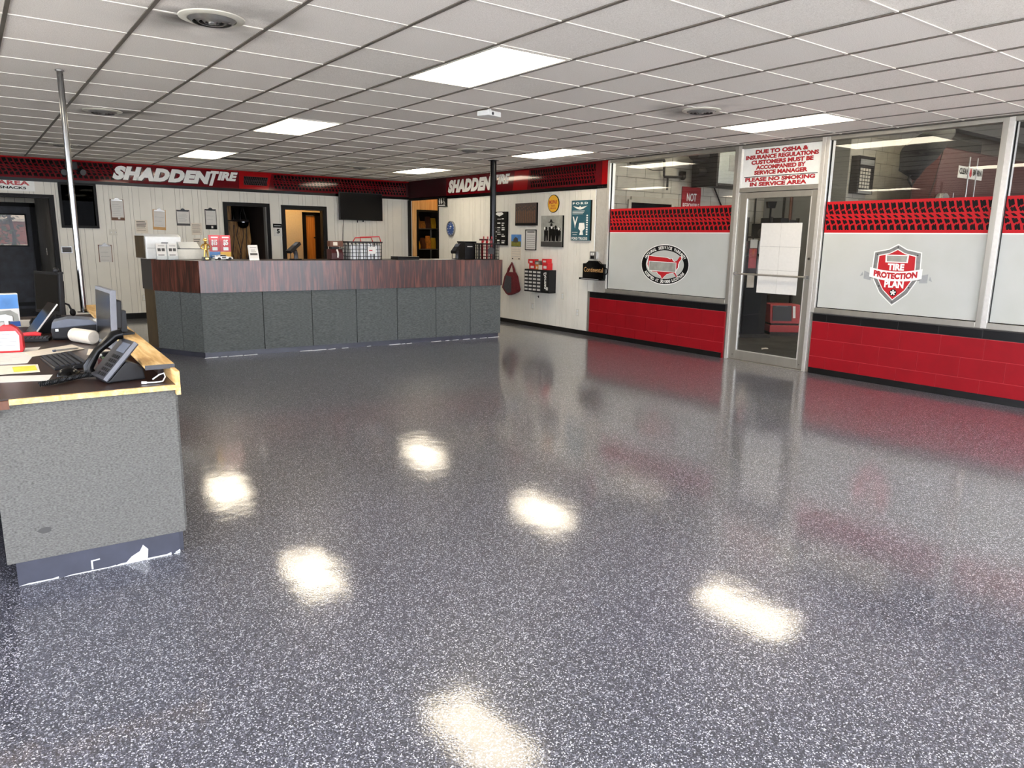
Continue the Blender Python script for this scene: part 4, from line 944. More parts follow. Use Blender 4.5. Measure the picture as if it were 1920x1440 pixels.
obj('plaque', MB().prism_y([(0.03, .03), (.50, .03), (.50, .245), (.42, .25), (.36, .29), (.16, .29), (.10, .25), (.03, .245)], -.05, -.001), 'gloss_black', t, bevel=.004)
obj('ledge', MB().box(-.02, .49, -.075, -.001, 0, .03), 'gloss_black', t, bevel=.003); obj('ledge_print', MB().box(.02, .42, -.0757, -.075, .010, .018), 'print_grey', t)
text('lettering', 'Continental', .06, .48, .12, .19, -.0508, 'manila', t, bold=.0); obj('loop_handle', MB().tube([(.50, -.03, .19), (.545, -.03, .18), (.555, -.03, .13), (.54, -.03, .10), (.50, -.03, .09)], .010), 'gloss_black', t, smooth=True)
t = wthing('conduit_outlet', 'surface metal conduit running down the wall to an outlet box', 'outlet', 8.335, 1.185)
obj('conduit', MB().cyl((-.0, -.016, .12), (-.0, -.016, 1.045), .010), 'aluminium_light', t, smooth=True); obj('box', MB().box(-.06, .09, -.05, -.001, .0, .118), 'steel', t, bevel=.004); obj('socket', MB().box(-.035, -.004, -.053, -.05, .065, .10).box(.008, .039, -.053, -.05, .065, .10), 'white_plastic', t); obj('socket_dark', MB().box(-.035, .039, -.053, -.05, .01, .05), 'print_black', t)
plate('wall_outlet', 'outlet plate below the parts drawer cabinet', 'outlet', (XR, 9.84, .345), RW, .075, .115, 'outlet')
plate('wall_outlet', 'higher outlet plate between the cabinet and the plaque', 'outlet', (XR, 9.06, .573), RW, .075, .115, 'outlet')
plate('wall_outlet', 'outlet plate closest to the red block wall', 'outlet', (XR, 8.685, .337), RW, .075, .115, 'outlet')
t = wthing('wall_jack', 'pair of small black holes in the wall below the drawer cabinet', 'jack', 9.72, .52); obj('hole', MB().cyl((0, -.003, 0), (0, -.0005, 0), .008), 'print_black', t); obj('hole', MB().box(.02, .045, -.003, -.0005, -.02, .015), 'print_black', t)

# ------------------------------------------------------------------ long service counter
ct = thing('service_counter', 'long wood-topped service counter with grey carpeted panels', 'counter', (2.205, 9.18, 0))
O0 = Vector((2.205, 9.18))
def off_poly(P, d):                             # outward offset of a counter-clockwise plan outline
    n = len(P); out = []
    for k in range(n):
        a, b, c = Vector(P[k-1]), Vector(P[k]), Vector(P[(k+1) % n])
        n1 = Vector(((b-a).y, -(b-a).x)).normalized(); n2 = Vector(((c-b).y, -(c-b).x)).normalized()
        m = (n1+n2); m = m / max(.25, m.dot(n1)); out.append(tuple(b + m*d))
    return out
PL = [tuple(Vector(q)-O0) for q in [(2.205, 9.18), (6.45, 8.96), (6.48, 9.58), (2.62, 9.78), (2.36, 10.36), (1.80, 10.30), (1.845, 9.90)]]
CT = 1.166
obj('core', MB().prism_z(off_poly(PL, -.03), .064, 1.12), 'black_paint', ct)
obj('kick_board', MB().prism_z(off_poly(PL, -.025), .0, .064), 'kick_vinyl', ct)
obj('countertop', MB().prism_z(off_poly(PL, .004), 1.121, CT), 'desk_laminate', ct)
def face(p, q, z0, z1, th, name, m, sh0=.0042, sh1=.0042, out=0.0):
    p, q = Vector(p), Vector(q); d = (q-p).normalized(); nn = Vector((d.y, -d.x))
    a, b = p+d*sh0, q-d*sh1
    return obj(name, MB().prism_z([tuple(a+nn*out), tuple(b+nn*out), tuple(b+nn*(out-th)), tuple(a+nn*(out-th))], z0, z1), m, ct)
A_, B_, Bx, Cx = Vector(PL[0]), Vector(PL[1]), Vector(PL[6]), Vector(PL[5])
seams = [0.0, .17, .316, .459, .599, .741, .875, 1.0]
for s0, s1 in zip(seams, seams[1:]):
    face(A_+(B_-A_)*s0, A_+(B_-A_)*s1, .066, .785, .028, 'carpet_panel', 'carpet_panel')
for s0, s1 in ((0.0, .56), (.56, 1.0)):
    face(Bx+(A_-Bx)*s0, Bx+(A_-Bx)*s1, .066, .785, .028, 'carpet_panel', 'carpet_panel')
face(Cx, Bx, .066, .785, .028, 'end_panel', 'end_brown')
face(B_, Vector(PL[2]), .066, .785, .028, 'end_panel', 'carpet_panel')
for s0, s1 in ((0.0, .40), (.40, .82), (.82, 1.0)):
    face(A_+(B_-A_)*s0, A_+(B_-A_)*s1, .787, 1.164, .028, 'fascia_board', 'fascia_wood', out=.016, sh0=.0005, sh1=.0005)
face(Bx, A_, .787, 1.164, .028, 'fascia_board', 'fascia_wood', out=.016, sh0=-.005, sh1=-.005)
face(Cx, Bx, .787, 1.164, .028, 'fascia_end', 'print_dark', out=.016, sh1=-.006)
face(B_, Vector(PL[2]), .787, 1.164, .028, 'fascia_end', 'fascia_wood', out=.016, sh0=-.014)
mb = MB(); k = 0.0
while k < .985:
    p = A_+(B_-A_)*k; L_ = random.uniform(.01, .05)
    if random.random() < .75:
        q = A_+(B_-A_)*min(1, k+L_); d = (q-p).normalized(); nn = Vector((d.y, -d.x))*.012
        mb.prism_z([tuple(p), tuple(p+nn*random.uniform(.4, 1.4)-nn), tuple(q-nn*.3), tuple(q+nn*-2)], 0, .006)
    k += L_+random.uniform(0, .02)
obj('floor_caulk', mb, 'caulk', ct)

# ------------------------------------------------------------------ things standing on the counter
def cthing(name, lab, cat, x, y, rz=0.0): return thing(name, lab, cat, (x, y, CT+.001), rz)
t = cthing('white_printer', 'boxy white printer at the left end of the counter', 'printer', 1.96, 10.08, .12)
obj('body', MB().prism_x([(-.18, 0), (.2, 0), (.2, .30), (-.10, .30), (-.18, .27)], -.20, .22), 'white_plastic', t, bevel=.012); obj('side_panel', MB().box(-.213, -.2005, -.14, .18, .01, .28), 'end_brown', t); obj('feed_slot', MB().box(-.02, .06, -.1855, -.17, .19, .20), 'print_dark', t); obj('seam', MB().box(-.19, .21, -.1815, -.175, .13, .134), 'print_grey', t)
for k, (x, lab) in enumerate(((1.905, 'left leaflet rack of printed flyers before the white printer'), (2.03, 'right leaflet rack of printed flyers before the white printer'))):
    t = cthing('leaflet_rack', lab, 'leaflets', x, 9.66); t['group'] = 'leaflet racks'
    obj('holder', MB().prism_x([(-.05, 0), (.04, 0), (.04, .004), (-.03, .004), (.02, .17), (.015, .17), (-.05, .006)], -.06, .06), 'acrylic', t)
    for q in range(3): obj('leaflet', MB().prism_x([(-.045+q*.006, .006), (-.042+q*.006, .006), (.005+q*.006, .19), (.002+q*.006, .19)], -.055, .055), 'paper', t)
    mb = MB(); 
    for (a, b, c, d) in ((-.04, -.005, .10, .135), (.005, .04, .10, .135), (-.04, .03, .05, .06), (-.03, .04, .16, .166)):
        mb.add([(a, -.046+c*.25-.0015, c), (b, -.046+c*.25-.0015, c), (b, -.046+d*.25-.0015, d), (a, -.046+d*.25-.0015, d)], [(0, 1, 2, 3)])
    obj('print', mb, 'print_dark', t)
t = cthing('paper_tray', 'white desktop paper tray with a sloped lid behind the trophy', 'tray', 2.27, 9.80)
obj('tray', MB().box(-.17, .15, -.1, .1, 0, .125), 'cream_plastic', t, bevel=.004); obj('slot', MB().box(-.168, .148, -.099, .099, .1252, .132), 'gloss_black', t); obj('sloped_lid', MB().prism_x([(-.09, .133), (.09, .133), (.09, .21), (.08, .21)], -.13, .10), 'white_plastic', t)
t = cthing('gold_trophy', 'small gold figure trophy on a black base', 'trophy', 2.345, 9.36)
obj('base', MB().prism_y([(-.05, 0), (.05, 0), (.042, .04), (-.042, .04)], -.035, .035), 'gloss_black', t); obj('name_plate', MB().box(-.018, .018, -.0362, -.035, .012, .028), 'gold', t)
fg = MB().tube([(-.022, 0, .04), (-.016, 0, .085), (-.010, 0, .128)], [.008, .010, .013]).tube([(.022, 0, .04), (.016, 0, .085), (.010, 0, .128)], [.008, .010, .013])
fg.tube([(0, 0, .122), (0, 0, .15), (0, 0, .188), (0, 0, .205), (0, 0, .215)], [.020, .021, .027, .016, .009], n=10).ball((0, 0, .234), .019, .019, .023)
for s_ in (-1, 1): fg.tube([(s_*.024, 0, .19), (s_*.052, -.004, .165), (s_*.046, -.012, .145), (s_*.022, -.014, .132)], [.010, .009, .008, .007])
fg.lathe([(.002, .262), (.020, .256), (.023, .243), (.042, .238), (.042, .235), (.002, .236)], n=16)
obj('figure', fg, 'gold', t, smooth=True)
t = cthing('red_price_sign', 'red twin-panel price sign in a clear stand behind a toy car', 'sign', 2.535, 9.45)
obj('stand', MB().prism_x([(-.05, 0), (.06, 0), (.06, .004), (.0, .004), (.012, .30), (.008, .30)], -.13, .13), 'acrylic', t)
obj('card', MB().box(-.128, -.002, -.004, .002, .10, .30), 'red_plastic', t); obj('card', MB().box(.002, .128, -.004, .002, .10, .30), 'red_plastic', t)
obj('lower_card', MB().box(-.128, -.002, -.0045, .002, .02, .098), 'blue_sky', t); obj('lower_card', MB().box(.002, .128, -.0045, .002, .02, .098), 'yellow', t)
text('numeral', '$15', -.10, -.03, .17, .245, -.0048, 'print_white', t, bold=.05); text('numeral', '$5', .04, .10, .17, .245, -.0048, 'print_white', t, bold=.05)
obj('print', MB().box(-.10, -.02, -.0048, -.004, .265, .28).box(.03, .11, -.0048, -.004, .265, .28).box(-.09, -.03, -.0048, -.004, .115, .155).box(.04, .10, -.0048, -.004, .115, .155), 'print_white', t)
t = cthing('toy_race_car', 'white model race car in front of the red price sign', 'toy car', 2.53, 9.325, .15)
obj('body', MB().prism_y([(-.11, .015), (.11, .015), (.112, .03), (.085, .042), (.04, .045), (.015, .065), (-.045, .065), (-.075, .045), (-.112, .04)], -.04, .04), 'white_plastic', t, bevel=.006); obj('rear_wing', MB().box(-.118, -.095, -.04, .04, .055, .061).box(-.11, -.10, -.03, -.025, .04, .055), 'white_plastic', t); obj('windows', MB().prism_y([(-.058, .048), (.03, .048), (.013, .062), (-.043, .062)], -.0412, .0412), 'gloss_black', t)
for wx in (-.065, .068):
    for wy in (-.042, .042): obj('wheel', MB().cyl((wx, wy-.008, .018), (wx, wy+.008, .018), .018, n=14), 'black_rubber', t, smooth=True)
obj('side_number', MB().box(-.03, .02, -.0422, -.0412, .025, .042), 'print_dark', t)
t = cthing('paper_slip', 'loose printed slip lying at the counter edge by the trophy', 'paper', 2.42, 9.24, .3); obj('sheet', MB().box(-.06, .06, -.03, .03, 0, .002), 'paper', t); obj('print', MB().box(-.05, .04, -.02, -.012, .002, .0024).box(-.05, .02, .0, .008, .002, .0024), 'print_dark', t)
t = cthing('leaflet_stand', 'single white leaflet in a tilted stand before the dark doorway', 'leaflets', 2.90, 9.33)
obj('stand', MB().prism_x([(-.04, 0), (.05, 0), (.05, .004), (-.02, .004), (.025, .18), (.02, .18), (-.035, .012)], -.06, .06), 'white_plastic', t); obj('leaflet', MB().prism_x([(-.034, .02), (-.030, .02), (.012, .185), (.008, .185)], -.056, .056), 'paper', t)
mb = MB()
for a, b, c, d in ((-.045, .045, .06, .085), (-.03, .03, .10, .105), (-.03, .02, .12, .125), (-.04, .04, .15, .155)):
    mb.add([(a, -.0395+c*.2545-.0012, c), (b, -.0395+c*.2545-.0012, c), (b, -.0395+d*.2545-.0012, d), (a, -.0395+d*.2545-.0012, d)], [(0, 1, 2, 3)])
obj('print', mb, 'print_dark', t)
def terminal(lab, x, y, rz, tl=.55):
    t = cthing('card_terminal', lab, 'card terminal', x, y, rz)
    obj('base', MB().prism_z([(-.05, -.05), (.05, -.05), (.06, .06), (-.06, .06)], 0, .015), 'black_plastic', t, bevel=.003)
    obj('stem', MB().tube([(0, .02, .012), (.0, .02, .07), (0, .0, .12)], [.030, .026, .030]), 'dark_plastic', t, smooth=True)
    hd_ = MB().box(-.042, .042, -.11, .11, -.02, .02).xf(Matrix.Translation((0, -.02, .155)) @ Matrix.Rotation(tl, 4, 'X'))
    h_ = obj('head', hd_, 'black_plastic', t, bevel=.008)
    obj('screen', MB().box(-.03, .03, .02, .09, .0202, .0212).xf(Matrix.Translation((0, -.02, .155)) @ Matrix.Rotation(tl, 4, 'X')), 'blue_grey_plastic', h_)
    kp = MB()
    for r in range(4):
        for c_ in range(3): kp.box(-.028+c_*.02, -.012+c_*.02, -.09+r*.024, -.074+r*.024, .0202, .0235)
    obj('keypad', kp.xf(Matrix.Translation((0, -.02, .155)) @ Matrix.Rotation(tl, 4, 'X')), 'dark_plastic', h_)
    obj('stylus', MB().cyl((-.07, .0, .002), (-.07, .0, .09), .005), 'black_plastic', t)
terminal('card payment terminal on a stem before the beige room doorway', 3.43, 9.33, -1.1)
terminal('card payment terminal on a stem below the blue clock', 5.84, 9.24, -1.0)
# wire basket with small boxes
def basket(t, w, d, h, material, nx, nz, ny=5, thick=.004):
    mb = MB()
    for k in range(nx+1):
        x = -w/2+w*k/nx
        for y in (-d/2, d/2): mb.box(x-thick, x+thick, y-thick, y+thick, 0, h)
    for k in range(ny+1):
        y = -d/2+d*k/ny
        for x in (-w/2, w/2): mb.box(x-thick, x+thick, y-thick, y+thick, 0, h)
    for k in range(nz+1):
        z = max(thick*.8, h*k/nz)
        mb.box(-w/2, w/2, -d/2-thick, -d/2+thick, z-thick*.8, z+thick*.8).box(-w/2, w/2, d/2-thick, d/2+thick, z-thick*.8, z+thick*.8).box(-w/2-thick, -w/2+thick, -d/2, d/2, z-thick*.8, z+thick*.8).box(w/2-thick, w/2+thick, -d/2, d/2, z-thick*.8, z+thick*.8)
    obj('lattice', mb, material, t)
    obj('rim', MB().box(-w/2-.012, w/2+.012, -d/2-.012, -d/2+.006, h-.012, h+.008).box(-w/2-.012, w/2+.012, d/2-.006, d/2+.012, h-.012, h+.008).box(-w/2-.012, -w/2+.006, -d/2, d/2, h-.012, h+.008).box(w/2-.006, w/2+.012, -d/2, d/2, h-.012, h+.008), material, t)
    obj('floor_plate', MB().box(-w/2, w/2, -d/2, d/2, .0, .006), material, t)
t = cthing('black_shopping_basket', 'black lattice basket with red handles holding white cartons', 'basket', 4.36, 9.33)
basket(t, .48, .26, .235, 'black_plastic', 9, 5)
obj('handle', MB().tube([(-.06, -.125, .24), (-.06, -.11, .30), (.22, -.11, .31), (.235, -.125, .24)], .007).tube([(-.06, .125, .24), (-.04, .10, .29), (.20, .10, .30), (.235, .125, .24)], .007), 'red_plastic', t, smooth=True)
obj('price_card', MB().box(.03, .15, -.140, -.135, .08, .175), 'paper', t); obj('price_print', MB().box(.05, .10, -.1406, -.14, .12, .132), 'print_red', t)
for k, (x, y, w_, h_) in enumerate(((-.15, .0, .10, .19), (-.04, .0, .10, .20), (.07, .0, .10, .205), (.175, .0, .10, .19))):
    b = thing('white_carton', ['leftmost white carton inside the black basket', 'second white carton inside the black basket', 'third white carton inside the black basket', 'rightmost white carton inside the black basket'][k], 'box', (4.36+x, 9.33+y, CT+.008), 0, 'white cartons in the basket')
    obj('carton', MB().box(-w_/2+.003, w_/2-.003, -.11, .11, 0, h_), 'white_plastic', b, bevel=.002); obj('flap_line', MB().box(-w_/2+.01, w_/2-.01, -.1106, -.11, h_*.7, h_*.72), 'print_grey', b)
t = cthing('receipt_printer', 'dark brown receipt printer with paper beside the basket', 'printer', 3.995, 9.36)
obj('body', MB().prism_x([(-.08, 0), (.09, 0), (.09, .14), (-.04, .14), (-.08, .09)], -.085, .085), 'dark_red', t, bevel=.012); obj('paper_curl', MB().tube([(.0, -.06, .13), (.0, -.09, .10), (.0, -.095, .06), (.0, -.085, .03)], .012), 'paper', t); obj('cover', MB().box(-.06, .06, -.02, .07, .141, .17), 'black_plastic', t, bevel=.004)
t = cthing('spark_plug_box', 'brown carton balanced on the receipt printer', 'box', 3.99, 9.385); t.location.z = CT+.172
obj('carton', MB().box(-.07, .11, -.05, .05, 0, .075), 'brown_wood', t); obj('label', MB().box(-.03, .03, -.0506, -.05, .015, .06), 'paper_cream', t)
t = cthing('folded_laptop', 'flat black closed laptop lying near the middle of the counter', 'laptop', 5.01, 9.29); obj('lid', MB().box(-.17, .17, -.11, .11, .022, .042), 'gloss_black', t, bevel=.006); obj('base', MB().box(-.17, .17, -.11, .11, 0, .02), 'black_plastic', t, bevel=.004)
t = cthing('paper_slip', 'loose white sheets lying between the laptop and the terminal', 'paper', 5.55, 9.22, -.1); obj('sheet', MB().box(-.14, .14, -.08, .08, 0, .004), 'paper', t); obj('sheet', MB().box(-.05, .2, -.06, .09, .0045, .008), 'paper_cream', t)
t = cthing('black_file_box', 'solid black box standing beside the far black crate', 'box', 6.115, 9.38); obj('box', MB().box(-.10, .09, -.10, .10, 0, .24), 'black_plastic', t, bevel=.004); obj('lid', MB().box(-.11, .10, -.11, .11, .24, .262), 'gloss_black', t, bevel=.004); obj('sticker', MB().box(-.06, .03, -.1015, -.10, .18, .19), 'paper', t)
t = cthing('black_crate', 'black lattice crate with red hardware inside at the right end of the counter', 'basket', 6.30, 9.12)
basket(t, .29, .21, .23, 'black_plastic', 8, 5); obj('badge', MB().prism_y([(-.05, .08), (.05, .08), (.06, .16), (0, .18), (-.06, .16)], -.112, -.1085), 'dark_plastic', t)
for k, (x, lab) in enumerate(((-.08, 'red clamp at the left inside the black crate'), (.0, 'red clamp in the middle of the black crate'), (.08, 'red clamp at the right inside the black crate'))):
    b = thing('red_clamp', lab, 'clamp', (6.30+x, 9.12, CT+.008), .3*k, 'red clamps in the crate')
    obj('bar', MB().box(-.012, .012, -.012, .012, 0, .27), 'red_gloss', b); obj('jaw', MB().box(-.05, .02, -.014, .014, .27, .295), 'dark_red', b); obj('handle', MB().cyl((.02, 0, .25), (.02, 0, .33), .010), 'red_gloss', b)

# ------------------------------------------------------------------ office desk in the foreground
RZ = math.radians(-2.4)
dk = thing('office_desk', 'long desk with a carpeted end panel and raw wood edges, in the foreground', 'desk', (.70, 3.455, 0), RZ)
DT = .812
obj('end_panel', MB().box(-.695, 0, .028, .062, .105, .786), 'carpet_desk', dk, bevel=.004)
obj('side_panel', MB().box(-.012, .012, .055, 3.45, .118, .786), 'carpet_desk', dk, bevel=.003)
obj('kick_board', MB().box(-.665, -.03, .036, .06, 0, .104), 'kick_vinyl', dk)
obj('kick_board', MB().box(-.032, -.010, .061, 3.42, 0, .117), 'kick_vinyl', dk)
mb = MB()
for a, b, h_ in ((-.66, -.52, .008), (-.50, -.30, .006), (-.31, -.07, .012), (-.06, -.032, .018)): mb.prism_y([(a, 0), (b, 0), (b, h_), (b-.02, h_*.5), (a+.03, h_*.6)], .033, .0358)
mb.prism_y([(-.26, .005), (-.17, .008), (-.165, .05), (-.185, .075), (-.20, .048), (-.235, .03)], .033, .0358)
mb.prism_y([(-.395, .008), (-.388, .008), (-.388, .045), (-.36, .047), (-.36, .052), (-.395, .05)], .033, .0358)
obj('peeled_patch', mb, 'caulk', dk)
obj('stain', MB().poly([(-.55+.022*math.cos(a*PI/5)*(1+.3*(a % 2)), .23+.014*math.sin(a*PI/5)) for a in range(10)], .0275), 'print_dark', dk)
obj('desk_top', MB().box(-1.55, -.002, .012, 3.45, .788, DT), 'desk_laminate', dk)
obj('raw_edge', MB().box(-.62, .0, -.004, .0115, .788, DT-.002), 'pine_raw', dk)
obj('raw_edge', MB().box(-1.55, -.62, -.004, .0115, .772, DT-.006), 'brown_wood', dk)
obj('under_batten', MB().box(-1.5, -.66, .0, .03, .745, .771), 'pine_raw', dk)
obj('upstand', MB().box(-.001, .017, -.008, 3.45, .765, .872), 'pine_raw', dk)
obj('ledge_board', MB().box(-.105, .018, .115, 3.45, .873, .888), 'pine_raw', dk)
obj('ledge_end', MB().box(-.105, .018, .108, .1145, .868, .888), 'dark_plastic', dk)
obj('ledge_support', MB().box(-.028, -.002, .30, 3.40, DT+.0005, .8725), 'desk_laminate', dk)
obj('inner_leg', MB().box(-1.5, -1.45, .1, 3.4, 0, .787), 'desk_laminate', dk)
obj('back_panel', MB().box(-1.45, -.035, 3.38, 3.42, 0, .787), 'desk_laminate', dk)
bpy.context.view_layer.update()
def dthing(name, lab, cat, x, y, rz=0.0, z=DT+.001): return thing(name, lab, cat, (x, y, z), rz)

# desk phone with its handset and coiled cord
t = dthing('desk_phone', 'black desk phone with a tilted keypad and coiled cord at the desk corner', 'telephone', .525, 3.725, math.radians(-82))
tilt = Matrix.Rotation(math.radians(48), 4, 'X')
obj('wedge_base', MB().prism_x([(-.09, 0), (.078, 0), (.070, .055), (.045, .075), (.0, .09), (-.07, .015)], -.085, .085), 'black_plastic', t, bevel=.006)
fr = Matrix.Translation((0, -.095, .012)) @ tilt
f_ = obj('face_plate', MB().box(-.095, .095, 0, .215, -.012, .012).xf(fr), 'dark_plastic', t, bevel=.005)
obj('silver_edge', MB().box(.0955, .097, .002, .213, -.004, .013).xf(fr), 'silver_plastic', f_)
obj('display', MB().box(-.02, .08, .145, .195, .0122, .014).xf(fr), 'blue_grey_plastic', f_)
kp = MB()
for r in range(5):
    for c_ in range(4): kp.box(-.015+c_*.024, .003+c_*.024, .015+r*.024, .031+r*.024, .0122, .016)
obj('keypad', kp.xf(fr), 'black_plastic', f_)
obj('handset', MB().tube([(-.065, .005, .030), (-.065, .02, .048), (-.065, .10, .062), (-.065, .20, .048), (-.065, .225, .028)], [.024, .024, .017, .024, .024], n=10).xf(fr), 'gloss_black', t, smooth=True)
inv = Matrix.Rotation(math.radians(82), 4, 'Z') @ Matrix.Translation((-.525, -3.725, -(DT+.001)))
co = []
P0, P1, P2, P3 = Vector((.20, 3.69, DT+.014)), Vector((.30, 3.72, DT+.014)), Vector((.36, 3.86, DT+.014)), Vector((.46, 3.79, DT+.02))
for k in range(361):
    u_ = k/360; p = P0*(1-u_)**3+P1*3*u_*(1-u_)**2+P2*3*u_*u_*(1-u_)+P3*u_**3; a = u_*2*PI*44
    co.append(p+Vector((.0, .010*math.cos(a), .010*math.sin(a))))
cc = MB().tube(co, .003, n=5).xf(inv); obj('coiled_cord', cc, 'black_plastic', t, smooth=True)

t = dthing('keyboard', 'black full-size keyboard lying on papers behind the mouse', 'keyboard', .352, 4.32, math.radians(-86))
obj('case', MB().prism_x([(-.075, 0), (.075, 0), (.075, .024), (-.075, .012)], -.21, .21), 'black_plastic', t, bevel=.003)
key_me = MB().prism_z([(-.0075, -.0075), (.0075, -.0075), (.0075, .0075), (-.0075, .0075)], 0, .006).mesh('key', 'dark_plastic')
for r in range(6):
    for c_ in range(20):
        o = obj('key', key_me, None, t); o.location = (-.195+c_*.0205, -.06+r*.0225+(.006 if r == 5 else 0), .0155+(r*.0018)); o.rotation_euler = (.08, 0, 0)
t = dthing('computer_mouse', 'black computer mouse in front of the keyboard', 'mouse', .335, 3.95, math.radians(-60))
ms = MB().ball((0, 0, 0), .032, .058, .036); ms.v = [(x, y, max(0.0, z*(1 if y < .02 else .85))) for x, y, z in ms.v]
obj('shell', ms, 'gloss_black', t, smooth=True); obj('scroll_wheel', MB().cyl((-.003, .032, .026), (.003, .032, .026), .009), 'dark_plastic', t); obj('cable', MB().tube([(0, .055, .008), (.03, .12, .004), (.0, .20, .004), (-.08, .24, .004)], .003), 'black_plastic', t)
def flat_paper(name, lab, pts, z, m, lines=0, th=.0012, extra=None):
    cx = sum(p[0] for p in pts)/len(pts); cy = sum(p[1] for p in pts)/len(pts)
    t = thing(name, lab, 'paper', (cx, cy, z)); loc = [(p[0]-cx, p[1]-cy) for p in pts]
    obj('sheet', MB().prism_z(loc, 0, th), m, t)
    if lines:
        mb = MB(); a, b, c, d = [Vector(p) for p in loc[:4]]
        for k in range(lines):
            u_ = .1+.8*k/lines; p, q = a+(d-a)*u_, b+(c-b)*u_; p, q = p+(q-p)*.08, p+(q-p)*random.uniform(.6, .92); w_ = (d-a)*.012
            mb.add([(p.x, p.y, th+.0003), (q.x, q.y, th+.0003), (q.x+w_.x, q.y+w_.y, th+.0003), (p.x+w_.x, p.y+w_.y, th+.0003)], [(0, 1, 2, 3)])
        obj('print', mb, 'print_grey', t)
    return t
Z0 = DT+.0005
flat_paper('paper_sheet', 'plain white sheet nearest the front edge of the desk', [(-.12, 3.95), (.245, 3.845), (.275, 3.99), (-.10, 4.13)], Z0, 'paper', 4)
g = flat_paper('paper_sheet', 'sheet with a yellow-green printed block left of the keyboard', [(-.10, 4.12), (.232, 4.09), (.24, 4.34), (-.09, 4.42)], Z0+.002, 'paper_cream', 5)
obj('green_block', MB().box(.06, .155, -.10, .06, .0014, .002), 'paper_yellow', g)
flat_paper('paper_sheet', 'long ruled form under the red spray bottle', [(-.1, 4.45), (.20, 4.42), (.30, 5.02), (-.06, 4.98)], Z0, 'paper', 9)
flat_paper('paper_sheet', 'creased cream sheet between the keyboard and the label printer', [(.23, 4.62), (.50, 4.80), (.46, 5.02), (.21, 4.82)], Z0+.002, 'paper_cream', 5)
flat_paper('paper_sheet', 'pinkish sheet curling beside the near monitor', [(.48, 4.55), (.63, 4.48), (.65, 4.66), (.52, 4.80)], Z0, 'paper_cream', 3)
flat_paper('paper_sheet', 'white sheets before the blue brochure box at the far desk', [(.14, 6.2), (.40, 6.15), (.46, 6.6), (.20, 6.7)], Z0, 'paper', 5)
t = dthing('label_printer', 'rounded grey and black label printer beside the paper roll', 'printer', .53, 5.36, math.radians(-8))
obj('body', MB().prism_y([(-.135, 0), (.125, 0), (.135, .035), (.12, .085), (.07, .115), (-.05, .125), (-.125, .105), (-.14, .06)], -.09, .10), 'black_plastic', t, bevel=.014)
obj('cover', MB().prism_y([(-.137, .07), (.10, .088), (.12, .092), (.075, .122), (-.05, .132), (-.128, .112)], -.0935, .095), 'blue_grey_plastic', t, bevel=.006)
obj('badge', MB().box(-.115, -.098, -.0945, -.0934, .055, .07), 'print_white', t); obj('feed_paper', MB().box(.09, .13, -.03, .05, .09, .115), 'paper', t)
t = dthing('paper_roll', 'fat cream paper roll lying under the near monitor', 'paper roll', .53, 5.07, 0)
r_ = MB().lathe([(.001, -.112), (.034, -.11), (.042, -.10), (.043, .10), (.034, .11), (.001, .112)], n=26).xf(Matrix.Translation((0, 0, .043)) @ Matrix.Rotation(math.radians(22), 4, 'Z') @ Matrix.Rotation(PI/2, 4, 'X')); obj('roll', r_, 'paper_cream', t, smooth=True)
def monitor(lab, x, y, rz, w, h, z0, m_edge, lean=0.05, webcam=False, off=0.0, zr=DT+.001, fd=(-.07, .10)):
    t = dthing('computer_monitor', lab, 'monitor', x, y, rz, zr)
    R_ = Matrix.Translation((0, off, z0)) @ Matrix.Rotation(-lean, 4, 'X')
    obj('bezel', MB().box(-w/2, w/2, -.018, .012, 0, h).xf(R_), m_edge, t, bevel=.004); obj('screen', MB().box(-w/2+.02, w/2-.02, -.0195, -.0178, .025, h-.02).xf(R_), 'gloss_black', t); obj('rear_shell', MB().box(-w/2+.06, w/2-.06, .0125, .05, .11, h-.06).xf(R_), 'black_plastic', t, bevel=.01)
    obj('neck', MB().box(-.035, .035, off+.02, off+.055+(.05 if off else 0), .01, z0+.2), 'black_plastic', t); obj('foot', MB().prism_z([(-.11, fd[0]), (.11, fd[0]), (.09, fd[1]), (-.09, fd[1])], 0, .012), 'black_plastic', t)
    if webcam: obj('webcam', MB().ball((w/2-.02, -.01, h+z0+.015), .022).box(w/2-.05, w/2+.02, -.02, .02, h+z0-.01, h+z0+.004), 'black_plastic', t, smooth=True)
monitor('near flat monitor turned edge-on with a silver frame, at the desk ledge', .705, 4.83, math.radians(-88), .46, .335, -.065, 'silver_plastic', off=-.082, zr=.889, fd=(-.045, .05))
monitor('far black monitor turned away with a webcam clipped on top', .475, 6.46, math.radians(-68), .36, .31, .06, 'black_plastic', webcam=True)
t = dthing('spray_bottle', 'red spray bottle with a large white label and grey trigger', 'bottle', .15, 4.88, math.radians(-12))
obj('body', MB().prism_y([(-.07, 0), (.062, 0), (.068, .02), (.065, .10), (.045, .135), (.018, .155), (-.018, .155), (-.05, .135), (-.072, .10)], -.03, .03), 'red_plastic', t, bevel=.008); obj('label', MB().prism_y([(-.055, .012), (.05, .012), (.053, .095), (.038, .12), (-.04, .12), (-.058, .095)], -.0325, -.0302), 'paper', t)
obj('label_print', MB().box(-.045, .035, -.033, -.0325, .10, .104).box(-.045, .03, -.033, -.0325, .08, .084).box(-.045, .038, -.033, -.0325, .06, .064).box(-.045, .03, -.033, -.0325, .04, .044), 'print_grey', t)
obj('trigger_head', MB().cyl((0, 0, .155), (0, 0, .175), .014).prism_y([(-.045, .175), (.03, .175), (.03, .20), (.0, .212), (-.05, .205)], -.012, .012).prism_y([(-.035, .175), (-.028, .175), (-.05, .13), (-.057, .133)], -.006, .006), 'steel', t, smooth=True)
